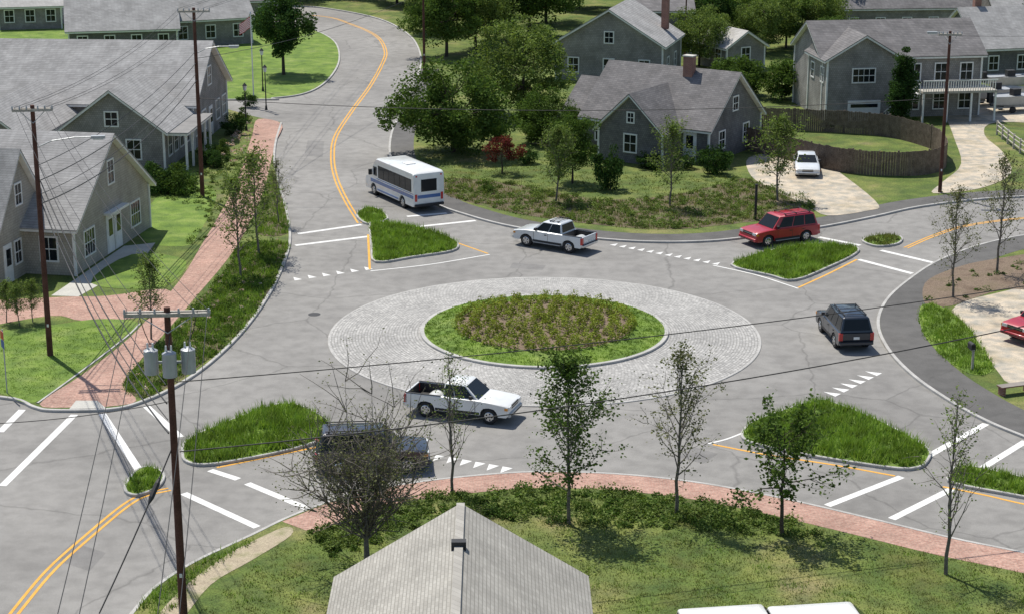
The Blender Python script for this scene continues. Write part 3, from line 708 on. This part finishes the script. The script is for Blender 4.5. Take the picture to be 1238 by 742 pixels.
rear=[(-3.7,2.82),(-3.86,2.7),(-3.9,2.5)]
exprof(A,'body','p_white',bot+top+rear,[(-w,.004,.1),(-w+.08,.002,.02),(-w+.3,0,0),(w-.3,0,0),(w-.08,.002,.02),(w,.004,.1)])
for s in (-1,1):
    y0,y1=(w-.02,w+.012) if s>0 else (-w-.012,-w+.02)
    A.box('window_band','black',-3.55,1.75,*((w-.02,w+.006) if s>0 else (-w-.006,-w+.02)),1.42,2.32)
    for i in range(6):
        x=-3.5+i*.87; A.box('side_windows','glass',x+.03,x+.82,y0,y1,1.47,2.26)
    A.box('cab_window','glass',1.95,2.5,y0,y1,1.5,2.15)
    A.box('stripe','p_stripe',-3.85,3.0,y0,y1,.98,1.22); A.box('stripe','p_stripe',-3.85,2.0,y0,y1,1.3,1.35)
    A.box('skirt','p_stripe',-1.5,1.9,y0,y1,.5,.62)
    A.box('mirrors','black',2.7,2.8,s*(w+.15)-.12,s*(w+.15)+.12,1.5,1.9)
    A.box('headlights','lamp',3.75,3.92,s*.85-.16,s*.85+.16,.8,1.0); A.box('tail_lights','redlamp',-3.93,-3.85,s*1.0-.08,s*1.0+.08,.8,1.3); A.box('tail_lights','redlamp',-3.915,-3.8,s*.95-.06,s*.95+.06,2.5,2.6)
A.box('rear_window','glass',-3.915,-3.88,-.6,.6,1.45,2.3); A.box('rear_stripe','p_stripe',-3.912,-3.88,-.88,.88,.98,1.22)
A.box('rear_bumper','black',-4.05,-3.85,-1.1,1.1,.42,.6); A.box('front_bumper','chrome',3.85,4.02,-1.1,1.1,.42,.62); A.box('grille','black',3.8,3.92,-.5,.5,.7,1.05)
panel(A,'windshield','glass',[(3.05,-w+.1,1.42),(3.05,w-.1,1.42),(2.45,w-.14,2.45),(2.45,-w+.14,2.45)],.03,.97,.05,.95,.015)
A.box('roof_hatch','white',-1.2,-.5,-.35,.35,2.8,2.88); A.box('underbody','black',-3.6,3.5,-.9,.9,.35,.9)
i=0
for X in (-2.1,2.55):
    for s in (-1,1): i+=1; wheel(A,i,X,s*(w-.05),r,.28)
p=np.array(G(521,257)); q=np.array(G(458,229)); m_=(p+q)/2
A.done('shuttle_bus',(m_[0],m_[1],.004),math.atan2(q[1]-p[1],q[0]-p[0]),smooth=('body',),bev={'rear_bumper':.03})

# ---------------------------------------------------------------- utility poles and wires
def upole(u,v,h,arm=2.4,armyaw=0.0,cans=0,lamp=None,r=.16,name='utility_pole'):
    A=Asm(); x,y=G(u,v)
    A.cyl('pole','pole',(0,0,0),(0,0,1),r,r*.68,h,14)
    if arm:
        A.box('crossarm','deckwood',-arm/2,arm/2,-.2,-.08,h-.3,h-.17); A.box('crossarm','deckwood',-arm/2,arm/2,.08,.2,h-.3,h-.17)
        for s in (-1,1):
            A.tube('brace','steel',[(s*arm*.3,-.14,h-.3),(0,-.14,h-.9)],.02,.02,5)
            for k in (.98,.62,.28): A.cyl('insulators','steel',(s*arm/2*k,-.14,h-.17),(0,0,1),.05,.03,.16,8)
    for i in range(cans):
        a=[(-.62,-.15),(.05,-.5),(.66,-.1)][i]
        A.cyl('transformers','steel',(a[0],a[1],h-2.35),(0,0,1),.25,.25,.85,16); A.cyl('transformers','steel',(a[0],a[1],h-1.5),(0,0,1),.25,.1,.08,16)
        A.cyl('bushings','white',(a[0]+.08,a[1],h-1.45),(0,0,1),.04,.03,.22,8); A.cyl('bushings','white',(a[0]-.1,a[1],h-1.45),(0,0,1),.04,.03,.22,8)
        A.tube('leads','black',[(a[0],a[1],h-1.3),(a[0]*1.3,0,h-.9),(a[0]*1.6,-.14,h-.1)],.015,.015,4)
        A.box('bracket','steel',min(0,a[0]),max(.02,a[0]),-.12,-.06,h-2.0,h-1.92)
    if lamp:
        lx,lz=lamp; s=1 if lx>0 else -1
        A.tube('lamp_arm','steel',[(0,0,lz),(lx*.3,0,lz+.35),(lx*.7,0,lz+.5),(lx,0,lz+.5)],.035,.03,6)
        A.box('lamp_head','steel',min(lx,lx+s*.7),max(lx,lx+s*.7),-.14,.14,lz+.42,lz+.56); A.box('lamp_lens','lamp',min(lx+s*.1,lx+s*.6),max(lx+s*.1,lx+s*.6),-.1,.1,lz+.36,lz+.419)
    A.box('tags','white',-.05,.05,-r-.01,-r+.02,1.6,1.75)
    A.done(name,(x,y,ZB),armyaw); return (x,y)
P1=upole(222,748,11.7,2.95,R(4),3); P2=upole(61,432,13.2,2.0,R(8),0,(2.8,11.0)); P3=upole(245,240,13.4,2.2,R(5),0,(2.3,10.2)); P4=upole(1136,235,11.6,1.6,R(-5),0,(-.9,11.0),.14)
P5=upole(513,88,8.8,0,0,0,None,.14)
P7=upole(828,70,7.5,0,0,0,None,.1)
def wire(a,b,sag,r=.016,n=24,name='power_line'):
    a=Vector(a);b=Vector(b); pts=[]
    for i in range(n+1):
        t=i/n; p=a.lerp(b,t); p.z-=4*sag*t*(1-t); pts.append(p)
    cu=bpy.data.curves.new(name,'CURVE'); cu.dimensions='3D'; cu.bevel_depth=r; cu.bevel_resolution=0
    s=cu.splines.new('POLY'); s.points.add(n)
    for i,p in enumerate(pts): s.points[i].co=(*p,1)
    cu.materials.append(M['black']); link(bpy.data.objects.new(name,cu)); return pts
for o in (-1.4,-.9,.9,1.4):
    wire((P1[0]+o,P1[1],11.75),(P2[0]+o*.65,P2[1],13.2),.7,.012)
    wire((P2[0]+o*.65,P2[1],13.2),(P3[0]+o*.7,P3[1],13.5),.8,.012)
    wire((P3[0]+o*.7,P3[1],13.5),(P3[0]+4+o,P3[1]+70,13),1,.012)
    wire((P1[0]+o,P1[1],11.75),(P1[0]+6+o,15,12),.7,.012)
for z1,z2,s,r in ((9.0,10.2,.8,.02),(8.3,9.4,.9,.03),(7.7,8.7,1.0,.02),(7.2,8.2,1.1,.035)):
    wire((P1[0]-.18,P1[1],z1),(P2[0]+.15,P2[1],z2),s,r)
    wire((P2[0],P2[1],z2),(P3[0],P3[1],z2+.3),s,r)
wire((P3[0],P3[1],7.2),(P4[0],P4[1],7.0),.9,.022)
wire((P5[0],P5[1],8),(P3[0],P3[1],10),.8,.018)
e=G(1400,320,9.8); wire((P1[0]+.18,P1[1],9.1),(e[0],e[1],9.8),.45,.02)
e=G(1400,358,8.8); wire((P1[0]+.18,P1[1],6.5),(e[0],e[1],8.8),.7,.025)
wire((P4[0],P4[1],8.2),(P4[0]+30,P4[1]+14,9.5),.5,.018); wire((P4[0],P4[1],11.4),(P4[0]+30,P4[1]+8,12),.6,.012)
pp=wire((P1[0]-.1,P1[1],6.6),G(120,741,2.5)+(2.5,),.1,.03); wire((P1[0],P1[1],8.4),(P1[0]-16,P1[1]+2,7.5),.8,.016)
A=Asm(); A.tube('casing','black',[pp[5],pp[7]],.10,.10,10); A.tube('casing','black',[pp[4],pp[5]],.03,.10,10); A.tube('casing','black',[pp[7],pp[8]],.10,.03,10); A.done('cable_splice')
# ---------------------------------------------------------------- fences, posts, signs
def fence(px,h,name='stockade_fence'):
    A=Asm(); P=catmull(GP(px),8)
    for i in range(len(P)-1):
        a=np.array(P[i]);b=np.array(P[i+1]); l=np.linalg.norm(b-a); n=max(1,int(l/.16)); d=(b-a)/l; nn=np.array([-d[1],d[0]])*.015
        for k in range(n):
            s=a+d*l*k/n; e=a+d*(l*(k+1)/n-.012); hh=h+random.uniform(-.05,.05)
            A.hexa('planks','wood',[(*(s-nn),0),(*(e-nn),0),(*(e+nn),0),(*(s+nn),0)],hh)
    for i in range(0,len(P),8): A.box('posts','wood',P[i][0]-.06,P[i][0]+.06,P[i][1]+.02,P[i][1]+.14,0,h+.08)
    A.done(name,(0,0,ZB))
fence([(895,182),(930,190),(980,203),(1030,212),(1085,215),(1122,213),(1143,205),(1140,192)],1.85)
fence([(895,182),(890,170),(893,158),(960,160),(1020,163),(1075,168),(1125,182),(1140,192)],1.85)
A=Asm(); P=catmull(GP([(1205,165),(1225,182),(1250,200)]),3)
for p in P: A.box('posts','deckwood',p[0]-.07,p[0]+.07,p[1]-.07,p[1]+.07,0,1.2)
for i in range(len(P)-1):
    for z in (.4,.8,1.1): A.tube('rails','deckwood',[(*P[i],z),(*P[i+1],z)],.05,.05,5)
A.done('split_rail_fence',(0,0,ZB))
A=Asm(); A.box('post','black',-.08,.08,-.08,.08,0,2.4); A.box('cap','black',-.1,.1,-.1,.1,2.4,2.46); A.done('wooden_post',(*G(913,268),ZB))
A=Asm(); A.box('post','deckwood',-.05,.05,-.05,.05,0,1.1); A.box('arm','deckwood',-.05,.4,-.04,.04,1.0,1.08); A.box('box','black',.0,.5,-.12,.12,1.08,1.3); A.cyl('box_top','black',(0,0,1.3),(1,0,0),.12,.12,.5,12); A.done('mailbox',(*G(1175,450),ZB),R(100))
def sign(u,v,h,mats,name='traffic_sign',yaw=0,sz=.6):
    A=Asm(); A.cyl('post','steel',(0,0,0),(0,0,1),.03,.03,h,8)
    z=h-sz
    for m in mats: A.box('panel_'+m,m,-sz/2,sz/2,-.045,-.03,z,z+sz*.8); A.box('panel_back','steel',-sz/2,sz/2,-.029,-.02,z,z+sz*.8); z-=sz*.9
    A.done(name,(*G(u,v),ZB),yaw)
M['sign_red']=flat('sign_red',(.5,.03,.03),.4); M['sign_blue']=flat('sign_blue',(.03,.08,.35),.4); M['sign_yellow']=flat('sign_yellow',(.7,.5,.04),.4)
sign(9,478,3.3,['sign_red','sign_blue'],yaw=R(-60),sz=.5); sign(1062,212,1.8,['sign_yellow'],yaw=R(40),sz=.5); sign(338,243,2.2,['black'],yaw=R(90),sz=.35)
A=Asm(); A.cyl('pole','white',(0,0,0),(0,0,1),.06,.04,8.2,10); A.cyl('ball','chrome',(0,0,8.2),(0,0,1),.08,.03,.12,8)
for i in range(13):
    mt='sign_red' if i%2==0 else 'white'; z0=6.9+i*.075
    V=[];Fs=[]
    for k in range(9):
        x=.05+k*.15; y=.10*math.sin(k*.9); V+=[(x,y,z0-k*.09),(x,y,z0+.075-k*.09)]
    Fs=[(2*k,2*k+2,2*k+3,2*k+1) for k in range(8)]; A.add('flag_'+mt,mt,V,Fs)
V=[(.04+k*.15,.10*math.sin(k*.9)-.012,z-k*.09) for k in range(4) for z in (7.35,7.88)]
A.add('flag_canton','sign_blue',V,[(2*k,2*k+2,2*k+3,2*k+1) for k in range(3)])
A.done('flagpole',(*G(307,128),ZB),R(150))
def lamppost(u,v,h=3.4):
    A=Asm(); A.cyl('post','black',(0,0,0),(0,0,1),.06,.045,h,8); A.cyl('base','black',(0,0,0),(0,0,1),.13,.08,.4,8)
    A.cyl('lantern','lamp',(0,0,h),(0,0,1),.12,.18,.4,6); A.cyl('cap','black',(0,0,h+.4),(0,0,1),.22,.02,.25,6); A.done('street_lamp',(*G(u,v),ZB))
for u,v in ((318,112),(322,135),(298,160)): lamppost(u,v)
for u,v,yw in ((1205,128,.3),(1228,136,.35),(1222,112,.2)):
    A=Asm(); st=[(-2.6,.75,.45),(-1.5,.95,.25),(.5,1.0,.2),(1.8,.7,.25),(2.8,.05,.65)]; V=[];Fs=[]
    for x,wd,zb in st: V+=[(x,-wd,1.5),(x,-wd*.8,.6+zb*.5),(x,0,.45+zb*.6),(x,wd*.8,.6+zb*.5),(x,wd,1.5)]
    for i in range(4):
        for k in range(4): Fs.append((i*5+k,i*5+k+1,i*5+5+k+1,i*5+5+k))
    Fs.append((0,1,2,3,4)); A.add('hull','steel',V,Fs); A.box('deck','steel',-2.4,1.2,-.8,.8,1.35,1.42); A.box('console','black',-.6,.2,-.3,.3,1.42,2.0)
    A.box('outboard_motor','black',-3.0,-2.6,-.2,.2,.9,1.9); A.box('trailer_frame','steel',-2.4,3.4,-.5,-.42,.4,.5); A.box('trailer_frame','steel',-2.4,3.4,.42,.5,.4,.5)
    for s in (-1,1): A.cyl('trailer_wheel','dark',(-1,s*.85,.3),(0,s,0),.3,.3,.16,14)
    A.done('boat_trailer',(*G(u,v),ZB),yw)
A=Asm(); A.box('seat','redbrick',-.9,.9,-.25,.25,.42,.48); A.box('legs','redbrick',-.8,-.65,-.22,.22,0,.42); A.box('legs','redbrick',.65,.8,-.22,.22,0,.42); A.done('bench',(*G(1226,478),ZB),R(20))

# ---------------------------------------------------------------- trees
def tube_np(V,Fs,p,q,r0,r1,k=5):
    d=q-p; l=np.linalg.norm(d)
    if l<1e-6: return
    d=d/l; a=np.cross(d,[.3,.2,.9] if abs(d[2])<.9 else [1,0,0]); a/=np.linalg.norm(a); b=np.cross(d,a); s=len(V)
    for c,r in ((p,r0),(q,r1)):
        for i in range(k):
            t=2*math.pi*i/k; V.append(tuple(c+(a*math.cos(t)+b*math.sin(t))*r))
    for i in range(k): j=(i+1)%k; Fs.append((s+i,s+j,s+k+j,s+k+i))
def young_tree(seed,h,cw,base=.28,nb=22,twigs=5,lpt=9,ls=.13,spread=.22,up=.7,leaf='leaf',bark='bark',r0=.075,prof=None,sub=0,lead_frac=.97,rmin=.003):
    rs=np.random.default_rng(seed); V=[];Fs=[];LC=[]
    n=9; L=[np.array([0,0,0.])]; off=np.zeros(2)
    for i in range(1,n+1):
        off=off+rs.normal(0,h*.006,2); L.append(np.array([off[0],off[1],h*i/n*lead_frac]))
    for i in range(n): tube_np(V,Fs,L[i],L[i+1],r0*(1-i/n)**.8+.008,r0*(1-(i+1)/n)**.8+.006,7)
    def lead(t): 
        f=t*n*.999; i=int(f); return L[i]+(L[i+1]-L[i])*(f-i)
    prof=prof or (lambda s: (math.sin(math.pi*min(1,s*.85+.2)))**.7*(1-.35*s)+.08)
    def twig(p,d,l,r,lv):
        q=p.copy(); seg=4
        for k in range(seg):
            d=d+rs.normal(0,.16,3); d[2]+=.07; d/=np.linalg.norm(d); q2=q+d*l/seg
            tube_np(V,Fs,q,q2,r*(1-k/seg)+rmin+.001,r*(1-(k+1)/seg)+rmin,4 if lv else 5)
            if lv<1+sub:
                for _ in range(int(twigs/seg+rs.random())):
                    dd=d+rs.normal(0,.75,3); dd/=np.linalg.norm(dd); twig(q2,dd,l*rs.uniform(.3,.5),r*.45,lv+1)
            else:
                m=rs.poisson(lpt/seg)
                if m: LC.append(q2+rs.normal(0,spread*.5,(m,3)))
            q=q2
        m=rs.poisson(lpt/3); 
        if m: LC.append(q+rs.normal(0,spread*.5,(m,3)))
    for b in range(nb):
        s=(b+rs.uniform(0,1))/nb; t=base+(0.97-base)*s; az=b*2.4+rs.uniform(-.4,.4)
        l=cw/2*prof(s)*rs.uniform(.7,1.2); e=up*rs.uniform(.8,1.2)+s*.35
        d=np.array([math.cos(az)*math.cos(e),math.sin(az)*math.cos(e),math.sin(e)])
        twig(lead(t),d,l/max(.45,math.cos(e)),r0*.4*(1-s*.6),0)
    me=bpy.data.meshes.new('trunk_and_branches'); me.from_pydata(V,[],Fs); me.materials.append(M[bark]); me.shade_smooth()
    lm=None
    if LC:
        lm=npmesh('leaves',leafV(np.concatenate(LC),ls),4); lm.materials.append(M[leaf])
    return me,lm
def big_tree(seed,h,cw,ncl=70,lpc=150,ls=.3,leaf='leaf',bark='bark_dark',base=.18,cone=0.0,r0=.2,clr=.17):
    rs=np.random.default_rng(seed); V=[];Fs=[];C=[]
    zc=h*(base+1)/2; rz=h*(1-base)/2
    T=[np.array([rs.normal(0,.01)*h*i/5,rs.normal(0,.01)*h*i/5,h*.75*i/5]) for i in range(6)]
    for i in range(5): tube_np(V,Fs,T[i],T[i+1],r0*(1-i/6),r0*(1-(i+1)/6),8)
    for k in range(ncl):
        d=rs.normal(size=3); d/=np.linalg.norm(d); rr=rs.uniform(.45,1.0)**.6*(.82+.18*math.sin(3*math.atan2(d[1],d[0])+seed)+.12*math.sin(5*d[2]+seed))
        c=np.array([d[0]*cw/2*rr,d[1]*cw/2*rr,zc+d[2]*rz*rr])
        if cone: f=1-cone*max(0,(c[2]/h-base)/(1-base)); c[0]*=f; c[1]*=f
        cr=cw*clr*rs.uniform(.6,1.25)*(1-.5*cone)
        m=int(lpc*rs.uniform(.6,1.3)); q=rs.normal(size=(m,3)); q/=np.linalg.norm(q,axis=1)[:,None]; q*=(rs.uniform(.15,1,m)**.5)[:,None]*cr*.8; q[:,2]*=.7
        C.append(c+q)
        if k%3==0:
            s=T[min(4,1+int(c[2]/h*4))]; mid=(s+c)/2-np.array([0,0,cw*.04]); tube_np(V,Fs,s,mid,r0*.3,r0*.2,5); tube_np(V,Fs,mid,c,r0*.2,r0*.05,5)
    C=np.concatenate(C); C=C[C[:,2]>.02]
    me=bpy.data.meshes.new('trunk_and_branches'); me.from_pydata(V,[],Fs); me.materials.append(M[bark]); me.shade_smooth()
    lm=npmesh('leaves',leafV(C,ls),4); lm.materials.append(M[leaf]); return me,lm
def plant(t,name,u,v,s=1.0,yaw=None,z=ZB,sz=None):
    o=link(bpy.data.objects.new(name,t[0])); o.location=(*G(u,v),z); o.rotation_euler=(0,0,random.uniform(0,6.28) if yaw is None else yaw); o.scale=(s,s,sz or s)
    if t[1]: l=link(bpy.data.objects.new('leaves',t[1])); l.parent=o
    return o
mapleA=young_tree(1,7.1,3.3,.2,34,7,16,.16,.30,.7,'leaf')
plant(mapleA,'young_maple_tree',688,636)
sparseA=young_tree(2,7.0,2.9,.25,28,6,9,.13,.25,.85,'leaf_dry',prof=lambda s:1.0-.7*s)
plant(sparseA,'young_tree',818,625)
oak=young_tree(3,4.7,4.0,.36,17,8,15,.19,.26,.3,'leaf','bark_dark',.085,prof=lambda s:1.0-.45*s)
plant(oak,'young_oak_tree',945,650)
sparseB=young_tree(4,7.0,2.3,.2,24,5,5,.12,.25,.95,'leaf_lt',prof=lambda s:1.0-.7*s)
plant(sparseB,'young_tree',1143,697); plant(sparseB,'young_tree',547,600,.86)
bare=young_tree(5,7.0,6.4,.30,60,12,7,.17,.45,.8,'leaf_dry','bark',.2,prof=lambda s:.85+.3*math.sin(3.14*s) if s<.7 else .62,lead_frac=.8,rmin=.010)
plant(bare,'bare_branched_tree',443,685,.62,sz=.56)
sp2=young_tree(6,6.5,2.6,.25,26,7,12,.17,.3,.8,'leaf_lt')
for u,v,s in ((291,338,.95),(313,310,1.0),(810,252,.9),(1152,362,.9),(1205,332,1.0),(337,272,.6),(183,412,.68)): plant(sp2 if u in (291,313,810,183) else sparseA,'young_tree',u,v,s)
sp3=young_tree(8,6.0,3.2,.22,28,7,14,.18,.3,.6,'leaf_lt'); plant(sp3,'young_tree',940,245,1.0); plant(sp3,'young_tree',672,246,.9)
for u,v,s in ((8,392,.4),(24,396,.4),(40,392,.4)): plant(sp3,'small_tree',u,v,s)
bigA=big_tree(11,8.5,9.5,90,220,.28,'leaf'); bigL=big_tree(12,9,10,90,220,.28,'leaf_lt'); bigD=big_tree(13,9,7.5,70,200,.3,'leaf_dk')
wide=big_tree(21,7.4,10.5,110,230,.26,'leaf',base=-.05,clr=.15); plant(wide,'broadleaf_tree',548,186,1.0)
wil=big_tree(22,8.6,10,110,230,.25,'leaf_lt',base=.0,clr=.15); plant(wil,'willow_tree',632,142,1.0)
plant(wide,'broadleaf_tree',655,175,.6)
plant(bigD,'broadleaf_tree',343,92,.92)
plant(bigA,'broadleaf_tree',692,224,.45,sz=.62)
purple=big_tree(14,3.2,3.0,34,110,.14,'leaf_red',clr=.2,r0=.07); plant(purple,'purple_leaf_plum_tree',607,212)
cedar=big_tree(15,6.8,2.6,90,200,.18,'leaf_dk',base=-.02,cone=.3,r0=.12,clr=.34); plant(cedar,'cedar_tree',1088,156,1.0)
hedge=big_tree(16,3.4,5.5,50,190,.22,'leaf',base=0,r0=.1)
bush=big_tree(17,1.7,2.4,28,120,.15,'leaf',base=-.1,r0=.05,clr=.22); bushd=big_tree(18,1.7,2.4,28,120,.15,'leaf_dk',base=-.1,r0=.05,clr=.22)
plant(bushd,'evergreen_shrub',738,232,1.0,sz=2.0); plant(bushd,'evergreen_shrub',862,212,1.1,sz=1.3)
for u,v,s in ((905,118,1.),(945,122,1.05),(875,112,.9),(980,118,.8),(600,170,.5)): plant(hedge,'hedge_shrub',u,v,s)
far=[(540,70,1.05),(575,62,1.1),(600,50,1.1),(640,46,1.2),(520,40,1.0),(660,30,1.1),(845,82,.8),(860,60,.9),(900,50,.75),(925,66,.8),(950,60,.85),(985,58,.9),(1000,40,1.1),(1010,78,.6),(960,32,1.2),(880,20,1.1),(920,12,1.3),(590,20,1.2),(700,12,1.2),(760,14,1.2),(820,18,1.2),
     (20,22,.8),(60,14,1.0),(120,12,1.1),(170,10,1.0),(280,12,1.1),(330,2,1.1),(380,-4,1.2),(430,-4,1.2),(480,6,1.2),(520,10,1.3),(560,0,1.2),(620,2,1.3),(1060,10,1.2),(1110,14,1.1),(1160,10,1.2),(1210,8,1.2),(1250,20,1.2),(1255,70,.7),(240,8,.9),(1040,-4,1.3),(990,-6,1.3),(760,-10,1.4),(700,-14,1.4),(830,-10,1.4),(900,-12,1.3),(1140,-14,1.4),(1220,-16,1.4),(200,-16,1.2),(100,-14,1.2),(0,-10,1.3),(300,-18,1.4),(400,-24,1.4),(500,-22,1.4),(600,-20,1.4)]
for i,(u,v,s) in enumerate(far): plant([bigA,bigL,bigD,bigA,bigL][i%5],'background_tree',u,v,s*random.uniform(.8,1.0))
for i,(u,v,s) in enumerate([(205,232,1.3),(182,232,1.3),(222,236,1.1),(255,200,.9),(265,190,.8),(280,165,1.0),(290,150,.8),(262,205,.8),(700,190,.9),(780,205,.8),(845,195,.9),(868,205,1.1),(885,182,1.),(640,200,.8),(590,235,.5),(790,208,.6),(1100,160,.7),(1000,160,.7),(240,175,.9),(300,130,.8),(730,215,.7),(830,206,.8)]):
    plant([bush,bushd][i%2],'shrub',u,v,s)
hp=scat(GP([(180,240),(228,236),(232,222),(185,224)]),9); shrubs('clipped_hedge',hp,ZB+.2,.5,.8,150,.13,'leaf_dk',hz=1.5)
# ---------------------------------------------------------------- bed planting
pts=scat(bedA,5); shrubs('planting_bed_shrubs',pts,ZB,.14,.38,50,.12,'leaf'); tufts('bed_grasses',scat(bedA,16),ZB,.35,'blade',8,.2,.022)
shrubs('planting_bed_flowers',scat(bedA,.25),ZB+.2,.1,.2,18,.09,'flower')
tufts('bed_grasses',scat(bedA2,16),ZB,.35,'blade',8,.2,.022)
pts=scat(bedB,1.7); shrubs('planting_bed_shrubs',pts,ZB,.18,.5,80,.13,'leaf_lt'); tufts('bed_grasses',scat(bedB,6),ZB,.25,'blade_dull',7,.25,.025)
tufts('bed_grasses',scat(bedD,24),ZB,.3,'blade',7,.2,.024)
band_=GP([(365,650),(430,625),(500,606),(560,599),(650,592),(760,598),(870,611),(960,632),(990,652),(900,648),(800,642),(700,638),(600,630),(500,642),(400,680)])
shrubs('groundcover_plants',scat(band_,3.0),ZB,.16,.46,80,.12,'leaf',hz=.8); shrubs('groundcover_plants',scat(band_,3.6),ZB,.15,.45,80,.12,'leaf_lt',hz=.9)
fg=GP([(240,745),(330,665),(430,632),(560,605),(750,603),(950,635),(1238,695),(1300,800),(200,800)])
tufts('lawn_grass',scat(fg,22),ZB,.08,'blade_dull',5,.2,.017)
q=scat(fg,.5); tufts('lawn_weeds',q,ZB,.16,'blade',14,.35,.02)
fg2=GP([(165,741),(190,715),(235,685),(320,648),(300,662),(240,700),(200,750)]); tufts('lawn_grass',scat(fg2,30),ZB,.22,'blade',6,.18,.018)
fl=GP([(-20,476),(40,488),(150,408),(160,394),(60,398),(-20,414)]); tufts('lawn_grass',scat(fl,20),ZB+.01,.06,'blade',5,.2,.018)
ml=GP([(490,215),(520,170),(640,190),(700,210),(880,215),(905,222),(860,228),(800,238),(700,238),(620,225),(540,218)]); tufts('lawn_grass',scat(ml,5),ZB,.12,'blade_dull',5,.3,.03)
sg=GP([(184,236),(250,262),(225,300),(255,290),(275,235),(295,190),(270,188)]); shrubs('garden_plants',scat(sg,1.6),ZB,.12,.35,50,.13,'leaf_lt'); shrubs('garden_flowers',scat(GP([(255,200),(300,150),(310,160),(285,205)]),1.5),ZB+.3,.15,.3,25,.12,'flower')
# ---------------------------------------------------------------- light, world, camera
d=Vector((.55*math.cos(R(62)),-.835*math.cos(R(62)),-math.sin(R(62))))
sd=bpy.data.lights.new('sun','SUN'); sd.energy=5.0; sd.angle=R(.5); sd.color=(1,.95,.86)
so=link(bpy.data.objects.new('sun',sd)); so.rotation_euler=d.to_track_quat('-Z','Y').to_euler(); so.location=(0,0,80)
w=bpy.data.worlds.new('World'); scene.world=w; w.use_nodes=True; nt=w.node_tree
sk=nt.nodes.new('ShaderNodeTexSky'); sk.sky_type='NISHITA'; sk.sun_disc=False; sk.sun_elevation=R(62); sk.sun_rotation=math.atan2(-.55,.835)
bg=nt.nodes['Background']; bg.inputs[1].default_value=.115; nt.links.new(sk.outputs[0],bg.inputs[0])
cam=bpy.data.cameras.new('camera'); co=link(bpy.data.objects.new('camera',cam)); co.location=(0,0,H); co.rotation_euler=(R(90)-TH,0,0)
cam.sensor_width=36; cam.lens=36*FP/1238; cam.clip_end=3000; cam.clip_start=1
scene.camera=co
scene.view_settings.view_transform='Standard'; scene.view_settings.look='None'; scene.view_settings.exposure=0
